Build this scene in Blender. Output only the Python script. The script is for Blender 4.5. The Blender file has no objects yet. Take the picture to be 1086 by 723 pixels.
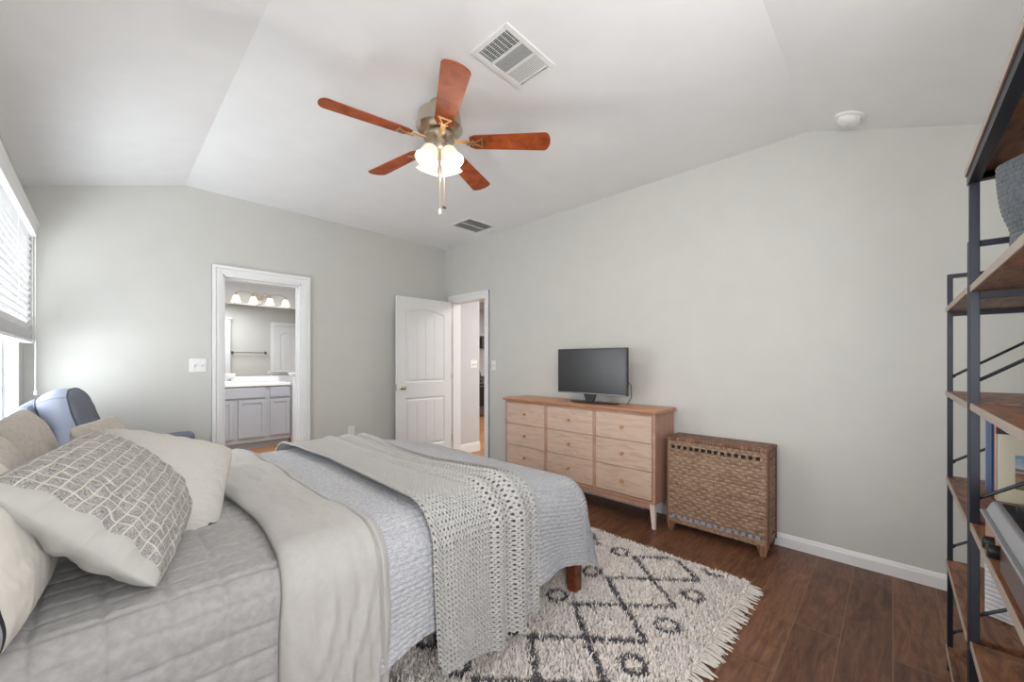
import bpy, bmesh, math, random
import numpy as np
from mathutils import Vector, Matrix
random.seed(5); RNG = np.random.default_rng(5)
C = bpy.context.scene.collection
PI = math.pi

# ------------------------------------------------------------ camera, world, lights, exposure
cam = bpy.data.cameras.new('camera'); camo = bpy.data.objects.new('camera', cam); C.objects.link(camo)
camo.location = (0, 0, 1.25); camo.rotation_euler = (PI/2, 0, -math.radians(46.0))
cam.sensor_width = 36; cam.lens = 418.4/1086*36; cam.shift_y = 21.5/1086; cam.clip_start = .02
bpy.context.scene.camera = camo
W = bpy.data.worlds.new('world'); bpy.context.scene.world = W; W.use_nodes = True
W.node_tree.nodes['Background'].inputs[0].default_value = (.86, .93, 1, 1)
W.node_tree.nodes['Background'].inputs[1].default_value = 1.5
vs = bpy.context.scene.view_settings
vs.view_transform = 'Standard'; vs.look = 'None'; vs.gamma = 1; vs.use_curve_mapping = False; vs.exposure = 0.23

def area(name, loc, rot, sx, sy, power, col=(1, 1, 1)):
    l = bpy.data.lights.new(name, 'AREA'); l.shape = 'RECTANGLE'; l.size = sx; l.size_y = sy; l.energy = power; l.color = col
    o = bpy.data.objects.new(name, l); C.objects.link(o); o.location = loc; o.rotation_euler = rot
    return o
# fill added at the left wall (beside the camera); daylight from the window in view
left_fill = area('fill_light_left', (-.37, .30, 1.45), (0, -math.radians(84), math.radians(-7)), 1.3, 1.1, 9.5, (.97, .98, 1)); left_fill.data.spread = math.radians(80)
# fill light added behind the camera for the floor, rug and low wall
area('fill_light_rear', (.22, -.5, 1.05), (math.radians(92), 0, -math.radians(42)), .9, 1.2, 34, (.97, .98, 1))
area('daylight_far_window', (-.60, 3.45, 1.35), (0, -PI/2, 0), 1.4, 1.3, 62, (.9, .96, 1))
# soft fill lights added out of view, one towards the back wall, one upward
area('fill_light_high', (1.2, -.33, 2.05), (math.radians(97), 0, math.radians(8)), 1.0, .35, 8.5, (.96, .98, 1))
area('fill_light_up', (.05, -.28, 1.8), (PI-math.radians(5), 0, -math.radians(46)), .5, .35, 12, (.96, .98, 1))
area('bathroom_fill_light', (1.5, 5.4, 2.38), (0, 0, 0), .9, .9, 34, (.94, .97, 1))  # added to brighten the bathroom, no ceiling lamp stands there
area('hall_fill_light', (4.6, 2.75, 2.55), (0, 0, 0), .8, .8, 44, (1, .98, .95))  # unseen fill light added to brighten the hall
area('kitchen_fill_light', (5.6, 5.3, 2.5), (0, 0, 0), 1.0, 1.0, 45, (1, .97, .92))  # unseen fill added for a brighter kitchen, no fixture

# ------------------------------------------------------------ materials
def srgb(r, g, b):
    f = lambda c: c/12.92 if c <= .04045 else ((c+.055)/1.055)**2.4
    return (f(r/255), f(g/255), f(b/255), 1)
class NT:
    def __init__(s, name, rough=.6, metal=0, col=(.8, .8, .8, 1)):
        s.m = bpy.data.materials.new(name); s.m.use_nodes = True; s.t = s.m.node_tree
        s.b = s.t.nodes['Principled BSDF']
        s.b.inputs['Base Color'].default_value = col; s.b.inputs['Roughness'].default_value = rough; s.b.inputs['Metallic'].default_value = metal
    def n(s, t, **k):
        o = s.t.nodes.new(t)
        for a, v in k.items():
            if a in o.inputs: o.inputs[a].default_value = v
            else: setattr(o, a, v)
        return o
    def l(s, a, b): s.t.links.new(a, b)
    def coord(s, kind='Object', scale=(1, 1, 1), rot=(0, 0, 0), loc=(0, 0, 0)):
        c = s.n('ShaderNodeTexCoord'); m = s.n('ShaderNodeMapping')
        m.inputs['Scale'].default_value = scale; m.inputs['Rotation'].default_value = rot; m.inputs['Location'].default_value = loc
        s.l(c.outputs[kind], m.inputs[0]); return m.outputs[0]
    def noise(s, v, scale, detail=4, rough=.5, dist=0):
        o = s.n('ShaderNodeTexNoise'); o.inputs['Scale'].default_value = scale; o.inputs['Detail'].default_value = detail
        o.inputs['Roughness'].default_value = rough; o.inputs['Distortion'].default_value = dist
        s.l(v, o.inputs['Vector']); return o.outputs['Fac']
    def ramp(s, f, stops):
        o = s.n('ShaderNodeValToRGB'); e = o.color_ramp.elements
        while len(e) < len(stops): e.new(.5)
        for i, (p, c) in enumerate(stops): e[i].position = p; e[i].color = c
        s.l(f, o.inputs[0]); return o.outputs[0]
    def mix(s, f, a, b, mode='MIX'):
        o = s.n('ShaderNodeMix'); o.data_type = 'RGBA'; o.blend_type = mode
        for i, x in ((0, f), (6, a), (7, b)):
            if hasattr(x, 'links'): s.l(x, o.inputs[i])
            else: o.inputs[i].default_value = x
        return o.outputs[2]
    def bump(s, h, strength=.3, dist=.01):
        o = s.n('ShaderNodeBump'); o.inputs['Strength'].default_value = strength; o.inputs['Distance'].default_value = dist
        s.l(h, o.inputs['Height']); s.l(o.outputs[0], s.b.inputs['Normal']); return o
    def col(s, x): s.l(x, s.b.inputs['Base Color'])

def simple(name, c, rough=.5, metal=0, bump=None):
    q = NT(name, rough, metal, srgb(*c))
    v = q.coord('Object')
    if bump:
        q.bump(q.noise(v, bump[0], 3), bump[1], bump[2])
    f = q.noise(v, 6, 2)
    c0 = srgb(*c); q.col(q.mix(f, tuple(x*.96 for x in c0[:3])+(1,), tuple(min(1, x*1.03) for x in c0[:3])+(1,)))
    return q.m
M = {}
M['wall'] = simple('wall_paint', (207, 206, 201), .75, 0, (90, .12, .004))
M['ceiling'] = simple('ceiling_paint', (243, 243, 243), .85, 0, (110, .15, .004))
M['trim'] = simple('white_trim', (238, 238, 238), .35)
M['door'] = simple('door_paint', (232, 232, 232), .4)
M['bathwall'] = simple('bath_paint', (222, 224, 226), .6)
M['hallwall'] = simple('hall_paint', (205, 206, 208), .7)
M['plastic'] = simple('white_plastic', (240, 240, 238), .35)
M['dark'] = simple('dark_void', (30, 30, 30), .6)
M['slot'] = simple('slot_dark', (70, 70, 70), .6)
M['slotgrey'] = simple('damper_grey', (150, 150, 150), .6)
M['nickel'] = simple('brushed_nickel', (200, 190, 175), .28, 1)
M['chrome'] = simple('chrome', (200, 200, 200), .12, 1)
M['brass'] = simple('antique_brass', (225, 190, 140), .3, .9)
M['blackmetal'] = simple('black_steel', (36, 40, 48), .42, .4)
M['blackplastic'] = simple('black_plastic', (22, 22, 23), .35)
M['silver'] = simple('silver_plastic', (160, 163, 168), .3, .5)
M['shelf_edge'] = simple('shelf_edge', (176, 162, 150), .55)
M['vanity'] = simple('grey_cabinet_paint', (176, 180, 186), .45)
M['counter'] = simple('white_counter', (245, 245, 244), .2)
M['page'] = simple('paper', (235, 230, 215), .8)
M['blue'] = simple('blue_spine', (48, 92, 150), .4)
M['bluelight'] = simple('pale_blue_spine', (120, 160, 200), .4)
M['red'] = simple('red_spine', (170, 45, 45), .45)
M['cream'] = simple('cream_cover', (228, 222, 200), .45)
M['blackink'] = simple('black_ink', (20, 20, 22), .5)
M['whiteink'] = simple('white_ink', (235, 235, 230), .5)
M['greyfab'] = simple('grey_blue_fabric', (118, 123, 136), .9, 0, (260, .3, .003))
M['welt'] = simple('dark_welt', (52, 55, 66), .9)
M['stainless'] = simple('stainless', (120, 118, 115), .3, .8)
M['cordwhite'] = simple('white_cord', (232, 232, 230), .6)
M['greycyl'] = simple('slate_grey_plastic', (84, 92, 102), .5)

def emis(name, c, s):
    q = NT(name, .3, 0, (c[0], c[1], c[2], 1)); q.b.inputs['Emission Color'].default_value = (*c, 1); q.b.inputs['Emission Strength'].default_value = s
    return q.m
M['shade'] = emis('frosted_glass_lit', (1, .86, .68), .42)
M['bulb'] = emis('lit_bulb', (1, .95, .85), 1.6)
M['bathshade'] = emis('frosted_bath_glass_lit', (1, .9, .74), .7)

# glass
q = NT('window_glass', .02); t = q.n('ShaderNodeBsdfTransparent'); g = q.n('ShaderNodeBsdfGlossy'); g.inputs['Roughness'].default_value = .02
mx = q.n('ShaderNodeMixShader'); mx.inputs[0].default_value = .08; q.l(t.outputs[0], mx.inputs[1]); q.l(g.outputs[0], mx.inputs[2])
q.l(mx.outputs[0], q.t.nodes['Material Output'].inputs[0]); M['glass'] = q.m
q = NT('smoked_lid', .08, 0, srgb(40, 36, 33)); M['lid'] = q.m
q = NT('mirror_glass', .01, 1, (.86, .87, .86, 1)); M['mirror'] = q.m
q = NT('tv_screen', .28, 0, srgb(38, 37, 36)); M['screen'] = q.m

# floor planks along X, 17 cm wide
def floor_mat(name, cols, rough, rot=0):
    q = NT(name, rough)
    v = q.coord('Object', rot=(0, 0, rot))
    br = q.n('ShaderNodeTexBrick'); br.offset = .37; br.offset_frequency = 2
    for k, x in dict(Scale=1, **{'Mortar Size': .0016, 'Mortar Smooth': .3, 'Bias': 0, 'Brick Width': 1.15, 'Row Height': .171}).items(): br.inputs[k].default_value = x
    br.inputs['Color1'].default_value = (0, 0, 0, 1); br.inputs['Color2'].default_value = (1, 1, 1, 1); br.inputs['Mortar'].default_value = (.5, .5, .5, 1)
    q.l(v, br.inputs['Vector'])
    st = q.n('ShaderNodeMapping'); st.inputs['Scale'].default_value = (1.6, 11, 1); q.l(v, st.inputs[0])
    off = q.n('ShaderNodeVectorMath', operation='ADD'); q.l(st.outputs[0], off.inputs[0]); q.l(br.outputs['Color'], off.inputs[1])
    gr = q.noise(off.outputs[0], 2.4, 9, .62, 1.6)
    kn = q.noise(v, 5.5, 5, .6, 2.2)
    base = q.ramp(gr, [(.3, cols[0]), (.55, cols[1]), (.75, cols[2])])
    shade = q.mix(.3, base, br.outputs['Color'], 'SOFT_LIGHT')
    k2 = q.ramp(kn, [(.28, (.55, .5, .48, 1)), (.5, (1, 1, 1, 1))])
    c = q.mix(.55, shade, k2, 'MULTIPLY')
    seam = q.mix(br.outputs['Fac'], c, cols[3])
    q.col(seam)
    h = q.mix(br.outputs['Fac'], gr, (0, 0, 0, 1)); q.bump(h, .22, .003)
    return q.m
M['floor'] = floor_mat('hardwood_floor', [srgb(82, 52, 36), srgb(122, 82, 60), srgb(146, 104, 80), srgb(146, 110, 88)], .42)
M['floor2'] = floor_mat('oak_floor', [srgb(150, 100, 60), srgb(178, 126, 80), srgb(196, 148, 100), srgb(120, 84, 52)], .4)

def wood(name, cols, rough, scale=(1, 14, 14), k=3.0, dist=1.2, bump=.1):
    q = NT(name, rough); v = q.coord('Object', scale)
    g = q.noise(v, k, 8, .6, dist)
    q.col(q.ramp(g, [(.32, cols[0]), (.5, cols[1]), (.7, cols[2])])); q.bump(g, bump, .002); return q.m
OAK = [srgb(190, 160, 140), srgb(206, 178, 158), srgb(214, 188, 170)]
M['oak'] = wood('oak_front', OAK, .45, (2, 1.6, 11))
M['oaktop'] = wood('oak_top', [srgb(176, 122, 88), srgb(196, 142, 106), srgb(208, 158, 122)], .42, (12, 1.2, 12))
M['oakside'] = wood('oak_side', [srgb(168, 126, 106), srgb(184, 142, 122), srgb(196, 156, 136)], .45, (12, 2, 1.4))
M['oakleg'] = simple('pale_leg', (226, 208, 198), .45)
M['walnut'] = wood('bed_wood', [srgb(84, 42, 24), srgb(116, 62, 36), srgb(138, 78, 46)], .38, (1.5, 12, 12))
M['cherry'] = wood('fan_blade_wood', [srgb(126, 54, 22), srgb(158, 74, 32), srgb(174, 88, 42)], .55, (9, 9, 9), 1.5, .6)
M['rustic'] = wood('rustic_board', [srgb(52, 30, 20), srgb(122, 76, 48), srgb(160, 108, 72)], .45, (1.4, 5, 5), 3.2, 2.5)
M['mahog'] = wood('mahogany', [srgb(52, 30, 28), srgb(80, 50, 46), srgb(96, 64, 58)], .3, (2, 14, 14))
M['rusticgrey'] = simple('grey_board', (168, 164, 158), .5)

M['cherry'].node_tree.nodes['Principled BSDF'].inputs['Specular IOR Level'].default_value = .3
# fabrics
def fabric(name, c, c2=None, sc=350, b=.25, rough=.95, k=60):
    q = NT(name, rough); v = q.coord('Object'); f = q.noise(v, k, 3)
    c1 = srgb(*c); cc = srgb(*(c2 or tuple(x*.93 for x in c)))
    q.col(q.ramp(f, [(.35, cc), (.65, c1)])); q.bump(q.noise(v, sc, 2), b, .002)
    q.b.inputs['Sheen Weight'].default_value = .15; return q.m
M['quilt'] = fabric('quilt_cotton', (165, 163, 162))
M['duvet'] = fabric('duvet_cotton', (179, 176, 173), (175, 172, 169), 200, .12)
M['sham'] = fabric('beige_sham', (186, 178, 169))
M['knit'] = fabric('knit_yarn', (184, 182, 180), (174, 172, 169), 500, .3, 1, 90)
M['mattress'] = fabric('mattress_cover', (215, 212, 208))
M['greyknit'] = fabric('grey_basket_yarn', (96, 103, 108), (74, 79, 84), 400, .4, 1, 120)
M['liner'] = fabric('blue_white_liner', (186, 198, 214), (160, 176, 198))

# woven coverlet: raised white threads over a grey ground
q = NT('woven_coverlet', .95); v = q.coord('UV', (1, 1, 1))
f1 = q.noise(v, 230, 3); f2 = q.noise(q.coord('UV', (25, 90, 1)), 2.5, 4, .6)
q.col(q.mix(.5, q.ramp(f2, [(.35, srgb(140, 142, 149)), (.6, srgb(198, 199, 203))]), q.ramp(f1, [(.35, srgb(152, 154, 161)), (.6, srgb(202, 202, 204))])))
q.bump(f1, .5, .003); M['coverlet'] = q.m

# white textured pillow : zigzag bump
q = NT('zigzag_pillow', .95, 0, srgb(196, 193, 187)); v = q.coord('UV', (1, 1, 1))
wv = q.n('ShaderNodeTexWave'); wv.wave_type = 'BANDS'; wv.bands_direction = 'Y'; wv.inputs['Scale'].default_value = 26; wv.inputs['Distortion'].default_value = 3.5; wv.inputs['Detail'].default_value = 2; wv.inputs['Detail Scale'].default_value = 3
q.l(v, wv.inputs[0]); q.bump(wv.outputs['Fac'], .35, .003); M['zigzag'] = q.m

# printed pillow: grey hand-drawn squares in a cream grid, plain cotton at one end (a change of cloth)
q = NT('printed_pillow', .95); v = q.coord('UV', (1, 1, 1))
sep = q.n('ShaderNodeSeparateXYZ'); q.l(v, sep.inputs[0])
wob = q.n('ShaderNodeTexNoise'); wob.inputs['Scale'].default_value = 14; q.l(v, wob.inputs['Vector'])
wv = q.n('ShaderNodeVectorMath', operation='SCALE'); wv.inputs['Scale'].default_value = .012; q.l(wob.outputs['Color'], wv.inputs[0])
va = q.n('ShaderNodeVectorMath', operation='ADD'); q.l(v, va.inputs[0]); q.l(wv.outputs[0], va.inputs[1])
br = q.n('ShaderNodeTexBrick'); br.offset = 0; br.squash = 1
for k, x in dict(Scale=1, **{'Mortar Size': .0022, 'Mortar Smooth': .5, 'Brick Width': .027, 'Row Height': .027}).items(): br.inputs[k].default_value = x
q.l(va.outputs[0], br.inputs['Vector'])
sp = q.noise(v, 85, 4, .7, 3.5)
ink = q.ramp(sp, [(.36, srgb(112, 114, 120)), (.5, srgb(172, 169, 166)), (.66, srgb(206, 200, 192))])
cell = q.mix(br.outputs['Fac'], ink, srgb(214, 208, 198))
far = q.n('ShaderNodeMath', operation='GREATER_THAN'); far.inputs[1].default_value = .05; q.l(sep.outputs[0], far.inputs[0])
q.col(q.mix(far.outputs[0], srgb(184, 182, 178), cell))
ruf = q.noise(q.coord('UV', (6, 55, 1)), 1, 3)
q.bump(q.mix(far.outputs[0], ruf, q.mix(br.outputs['Fac'], sp, (0, 0, 0, 1))), .7, .006); M['print'] = q.m

M['plain'] = fabric('plain_cotton', (184, 182, 178), (178, 176, 172))
# grey-bordered pillow
q = NT('bordered_pillow', .95); v = q.coord('UV'); sep = q.n('ShaderNodeSeparateXYZ'); q.l(v, sep.inputs[0])
q.col(q.ramp(sep.outputs[0], [(0, srgb(150, 150, 150)), (.070, srgb(150, 150, 150)), (.072, srgb(40, 42, 48)), (.08, srgb(40, 42, 48)), (.082, srgb(214, 210, 202))]))
q.t.nodes[-1].color_ramp.interpolation = 'CONSTANT' if hasattr(q.t.nodes[-1], 'color_ramp') else 'LINEAR'
M['border'] = q.m

# wicker
q = NT('wicker', .6); at = q.n('ShaderNodeAttribute'); at.attribute_name = 'tone'; v = q.coord('Object', (1, 1, 1))
q.col(q.mix(.5, q.ramp(at.outputs['Fac'], [(0, srgb(78, 58, 46)), (.45, srgb(142, 112, 90)), (1, srgb(184, 156, 130))]), q.ramp(q.noise(v, 45, 4), [(.35, srgb(120, 94, 76)), (.65, srgb(178, 150, 126))])))
q.bump(q.noise(v, 220, 3), .5, .003); M['wicker'] = q.m
q = NT('wicker_lid', .6); v = q.coord('Object', (1, 1, 1)); ck = q.n('ShaderNodeTexBrick')
ck.inputs['Scale'].default_value = 1; ck.inputs['Brick Width'].default_value = .055; ck.inputs['Row Height'].default_value = .022; ck.inputs['Mortar Size'].default_value = .0015
ck.inputs['Color1'].default_value = srgb(108, 72, 54); ck.inputs['Color2'].default_value = srgb(150, 110, 86); ck.inputs['Mortar'].default_value = srgb(60, 40, 30)
q.l(v, ck.inputs[0]); q.col(ck.outputs[0]); q.bump(ck.outputs['Fac'], -.6, .004); M['wickerlid'] = q.m

# rug pile, coloured by a per-tuft attribute
q = NT('rug_pile', 1); at = q.n('ShaderNodeAttribute'); at.attribute_name = 'pile'; q.col(at.outputs['Color']); q.b.inputs['Sheen Weight'].default_value = .1; M['pile'] = q.m
M['fringe'] = fabric('rug_fringe', (226, 219, 210))
M['backing'] = simple('rug_backing', (176, 168, 158), .95)

# book cover picture
q = NT('cover_picture', .35); v = q.coord('UV'); sep = q.n('ShaderNodeSeparateXYZ'); q.l(v, sep.inputs[0])
sky = q.ramp(sep.outputs[1], [(0, srgb(120, 120, 80)), (.28, srgb(170, 150, 120)), (.45, srgb(150, 90, 80)), (.52, srgb(205, 190, 170)), (.56, srgb(80, 70, 60)), (.64, srgb(190, 205, 215)), (1, srgb(110, 165, 205))])
q.col(q.mix(.35, sky, q.ramp(q.noise(v, 9, 5), [(.4, srgb(90, 70, 60)), (.6, srgb(220, 215, 200))]), 'SOFT_LIGHT')); M['picture'] = q.m
# ribbed white
q = NT('ribbed_white', .7); v = q.coord('Object'); wv = q.n('ShaderNodeTexWave'); wv.bands_direction = 'Z'; wv.inputs['Scale'].default_value = 22; q.l(v, wv.inputs[0])
q.col(q.ramp(wv.outputs['Fac'], [(.1, srgb(206, 208, 214)), (.3, srgb(236, 237, 240))])); q.bump(wv.outputs['Fac'], .5, .003); M['ribbed'] = q.m
M['slat'] = simple('blind_slat', (240, 241, 242), .4)

# ------------------------------------------------------------ mesh helpers
class MB:
    def __init__(s): s.v = []; s.f = []
    def add(s, vs_, fs):
        n = len(s.v); s.v += [tuple(map(float, p)) for p in vs_]; s.f += [tuple(i+n for i in f) for f in fs]; return s
    def box(s, x0, x1, y0, y1, z0, z1, T=None):
        p = [Vector((x, y, z)) for z in (z0, z1) for y in (y0, y1) for x in (x0, x1)]
        if T: p = [T @ a for a in p]
        return s.add(p, [(0, 2, 3, 1), (4, 5, 7, 6), (0, 1, 5, 4), (2, 6, 7, 3), (0, 4, 6, 2), (1, 3, 7, 5)])
    def prism(s, poly, a, b, axis='z', T=None):
        def mk(p, t):
            v = {'z': (p[0], p[1], t), 'x': (t, p[0], p[1]), 'y': (p[0], t, p[1])}[axis]; v = Vector(v); return T @ v if T else v
        n = len(poly); vv = [mk(p, a) for p in poly]+[mk(p, b) for p in poly]
        ff = [tuple(range(n))[::-1], tuple(range(n, 2*n))]+[(i, (i+1) % n, n+(i+1) % n, n+i) for i in range(n)]
        return s.add(vv, ff)
    def lathe(s, prof, c=(0, 0, 0), seg=24, T=None, cap=True):
        vv = []; ff = []
        for r, z in prof:
            for k in range(seg):
                a = 2*PI*k/seg; p = Vector((c[0]+r*math.cos(a), c[1]+r*math.sin(a), c[2]+z)); vv.append(T @ p if T else p)
        for i in range(len(prof)-1):
            for k in range(seg):
                ff.append((i*seg+k, i*seg+(k+1) % seg, (i+1)*seg+(k+1) % seg, (i+1)*seg+k))
        if cap: ff += [tuple(range(seg))[::-1], tuple((len(prof)-1)*seg+k for k in range(seg))]
        return s.add(vv, ff)
    def tube(s, pts, r, seg=8, sq=False):
        pts = [Vector(p) for p in pts]; vv = []; ff = []; n = len(pts); rr = r if hasattr(r, '__len__') else [r]*n
        up = None
        for i, p in enumerate(pts):
            d = (pts[min(i+1, n-1)]-pts[max(i-1, 0)]).normalized()
            if up is None: up = Vector((0, 0, 1)) if abs(d.z) < .9 else Vector((1, 0, 0))
            a = d.cross(up).normalized(); b = a.cross(d).normalized(); up = b
            for k in range(seg):
                t = 2*PI*(k+(.5 if sq else 0))/seg; vv.append(p+(a*math.cos(t)+b*math.sin(t))*rr[i])
        for i in range(n-1):
            for k in range(seg): ff.append((i*seg+k, i*seg+(k+1) % seg, (i+1)*seg+(k+1) % seg, (i+1)*seg+k))
        ff += [tuple(range(seg))[::-1], tuple((n-1)*seg+k for k in range(seg))]
        return s.add(vv, ff)
    def sphere(s, c, r, seg=16, rings=10, sc=(1, 1, 1)):
        prof = [(max(1e-4, r*math.sin(PI*i/rings)), -r*math.cos(PI*i/rings)) for i in range(rings+1)]
        T = Matrix.Translation(c) @ Matrix.Diagonal((*sc, 1)); return s.lathe(prof, (0, 0, 0), seg, T)
    def build(s, name, mat, parent=None, bev=0, smooth=False, origin=None):
        me = bpy.data.meshes.new(name)
        vv = s.v
        if origin is not None: vv = [(a-origin[0], b-origin[1], c-origin[2]) for a, b, c in vv]
        me.from_pydata(vv, [], s.f); me.materials.append(mat)
        bm = bmesh.new(); bm.from_mesh(me); bmesh.ops.recalc_face_normals(bm, faces=bm.faces); bm.to_mesh(me); bm.free()
        if smooth: me.shade_smooth()
        o = bpy.data.objects.new(name, me); C.objects.link(o)
        if origin is not None: o.location = origin
        if parent is not None:
            o.parent = parent
            if origin is None: o.location = -Vector(parent.location) if parent.parent is None else -Vector(parent.location)-Vector(parent.parent.location)
        if bev:
            m = o.modifiers.new('bevel', 'BEVEL'); m.width = bev; m.segments = 2; m.limit_method = 'ANGLE'; m.angle_limit = math.radians(35); m.harden_normals = False
        if smooth:
            try:
                m = o.modifiers.new('wn', 'WEIGHTED_NORMAL')
                me.set_sharp_from_angle(angle=math.radians(40)); o.modifiers.remove(m)
            except Exception: pass
        return o
def tag(o, label, cat, group=None, kind=None):
    if label: o['label'] = label
    if cat: o['category'] = cat
    if group: o['group'] = group
    if kind: o['kind'] = kind
    return o
def struct(o): o['kind'] = 'structure'; return o
def empty(name, loc, label=None, cat=None, group=None, kind=None):
    o = bpy.data.objects.new(name, None); C.objects.link(o); o.location = loc; o.empty_display_size = .05
    tag(o, label, cat, group, kind); return o
def part(o, parent):
    """parent a mesh built in world coordinates"""
    o.parent = parent; p = parent; off = Vector((0, 0, 0))
    while p is not None: off += Vector(p.location); p = p.parent
    o.location = Vector(o.location)-off; return o
def copy_tree(o, parent=None):
    c = o.copy(); C.objects.link(c); c.parent = parent
    for ch in list(o.children): copy_tree(ch, c)
    return c
def grid(name, P, mat, parent=None, uv=None, attrs=None, smooth=True, mask=None, solid=0, offset=-1):
    nu, nv = P.shape[:2]; me = bpy.data.meshes.new(name)
    idx = np.arange(nu*nv).reshape(nu, nv)
    F = np.stack([idx[:-1, :-1], idx[1:, :-1], idx[1:, 1:], idx[:-1, 1:]], -1)
    F = F.reshape(-1, 4) if mask is None else F[mask]
    me.vertices.add(nu*nv); me.vertices.foreach_set('co', P.reshape(-1).astype(np.float32))
    nf = len(F); me.loops.add(nf*4); me.polygons.add(nf)
    me.loops.foreach_set('vertex_index', F.reshape(-1).astype(np.int32))
    me.polygons.foreach_set('loop_start', np.arange(0, nf*4, 4, dtype=np.int32)); me.polygons.foreach_set('loop_total', np.full(nf, 4, np.int32))
    me.update(calc_edges=True)
    if uv is not None:
        l = me.uv_layers.new(name='UVMap'); l.data.foreach_set('uv', uv.reshape(-1, 2)[F.reshape(-1)].reshape(-1).astype(np.float32))
    for k, a in (attrs or {}).items():
        t = me.attributes.new(k, 'FLOAT', 'POINT'); t.data.foreach_set('value', a.reshape(-1).astype(np.float32))
    me.materials.append(mat); me.validate()
    if smooth: me.shade_smooth()
    o = bpy.data.objects.new(name, me); C.objects.link(o)
    if parent is not None: part(o, parent)
    if solid:
        m = o.modifiers.new('thick', 'SOLIDIFY'); m.thickness = solid; m.offset = offset
    return o
def normals(P):
    a = np.gradient(P, axis=0); b = np.gradient(P, axis=1); n = np.cross(a, b); return n/np.maximum(np.linalg.norm(n, axis=2, keepdims=True), 1e-9)
def sm(x, a, b): t = np.clip((x-a)/(b-a), 0, 1); return t*t*(3-2*t)
_ph = RNG.uniform(0, 6.28, (40, 3)); _dir = RNG.normal(size=(40, 2)); _dir /= np.linalg.norm(_dir, axis=1, keepdims=True)
def wob(x, y, k, n=8, s=0):
    """smooth lumps of wavelength about 1/k"""
    r = 0
    for i in range(n):
        j = (i+s) % 40; r = r+np.sin(6.283*k*(1+.17*i)*(x*_dir[j, 0]+y*_dir[j, 1])+_ph[j, 0])/(1+.25*i)
    return r/n*1.8

# ------------------------------------------------------------ room shell
XR, YB, XL, YF = 3.2, 4.34, -.385, -.55
ZC, KX, KY, SL = 2.75, .48, .39, .33
def quadmesh(name, quads, mat, kind=True):
    b = MB()
    for q_ in quads: b.add(q_, [tuple(range(len(q_)))])
    o = b.build(name, mat)
    if kind: struct(o)
    return o
def slabs(name, boxes, mat, parent=None):
    b = MB()
    for q_ in boxes: b.box(*q_)
    o = b.build(name, mat)
    return struct(o) if parent is None else part(o, parent)
slabs('floor', [(XL-.1, XR+.0, YF-.1, YB, -.06, 0)], M['floor'])
# ceiling: level centre, sloping down to the window wall and to the wall behind the camera
zl = ZC-SL*(KX-XL+.12); zf = ZC-.355*(KY-YF+.12); xl = XL-.12; yf = YF-.12
b = MB()
def solid_poly(b, top):
    n = len(top); vv = [Vector(p) for p in top]+[Vector(p)+Vector((0, 0, .1)) for p in top]
    b.add(vv, [tuple(range(n)), tuple(range(n, 2*n))]+[(i, (i+1) % n, n+(i+1) % n, n+i) for i in range(n)])
kd = min(KX-xl, KY-yf)
cz = ZC-SL*(KX-xl)
yc = KY-(ZC-cz)/.355
solid_poly(b, [(KX, KY, ZC), (XR+.12, KY, ZC), (XR+.12, YB+.12, ZC), (KX, YB+.12, ZC)])
solid_poly(b, [(KX, KY, ZC), (KX, YB+.12, ZC), (xl, YB+.12, cz), (xl, yc, cz)])
solid_poly(b, [(KX, KY, ZC), (xl, yc, cz), (xl, yf, cz-.355*(yc-yf)), (XR+.12, yf, ZC-.355*(KY-yf)), (XR+.12, KY, ZC)])
struct(b.build('ceiling', M['ceiling']))
def zcx(x): return ZC-SL*max(0, KX-x)
def zcy(y): return ZC-.355*max(0, KY-y)
BX0, BX1, DH = .745, 1.40, 2.03     # bathroom doorway
b = MB(); e = .015
b.prism([(xl, 0), (BX0, 0), (BX0, DH), (BX1, DH), (BX1, 0), (XR+.12, 0), (XR+.12, ZC+e), (KX, ZC+e), (xl, cz+e)], YB, YB+.12, 'y')
struct(b.build('wall_back', M['wall']))
DY0, DY1 = 3.54, 4.18               # bedroom doorway in the right wall
b = MB(); b.prism([(yf, 0), (DY0, 0), (DY0, DH), (DY1, DH), (DY1, 0), (YB, 0), (YB, ZC+e), (KY, ZC+e), (yf, ZC-.355*(KY-yf)+e)], XR, XR+.12, 'x')
struct(b.build('wall_right', M['wall']))
WY0, WY1, WZ0, WZ1 = 2.75, 4.10, .72, 2.06
struct(MB().box(xl, XL, yf, WY0, 0, zcx(XL)+e).box(xl, XL, WY1, YB, 0, zcx(XL)+e).box(xl, XL, WY0, WY1, 0, WZ0).box(xl, XL, WY0, WY1, WZ1, zcx(XL)+e).build('wall_left', M['wall']))
struct(MB().box(XL, XR, yf, YF, 0, zcy(YF)+.02).build('wall_front', M['wall']))

def baseboard(name, x0, x1, y0, y1, out, h=.085):
    """profile swept along a straight run; out = direction into the room"""
    b = MB(); prof = [(0, 0), (.014, 0), (.014, h*.72), (.010, h*.82), (.010, h*.88), (.004, h), (0, h)]
    if out in ('-x', '+x'):
        s = -1 if out == '-x' else 1; b.prism([(x0+s*a, z) for a, z in prof], y0, y1, 'y')
    else:
        s = -1 if out == '-y' else 1; b.prism([(y0+s*a, z) for a, z in prof], x0, x1, 'x')
    return struct(b.build(name, M['trim']))
baseboard('baseboard_right', XR, XR, YF, DY0-.075, '-x')
baseboard('baseboard_back', BX1+.08, XR, YB, YB, '-y')
baseboard('baseboard_back', XL, BX0-.08, YB, YB, '-y')
baseboard('baseboard_left', XL, XL, YF, YB, '+x')
baseboard('baseboard_front', XL, XR, YF, YF, '+y')

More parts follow.
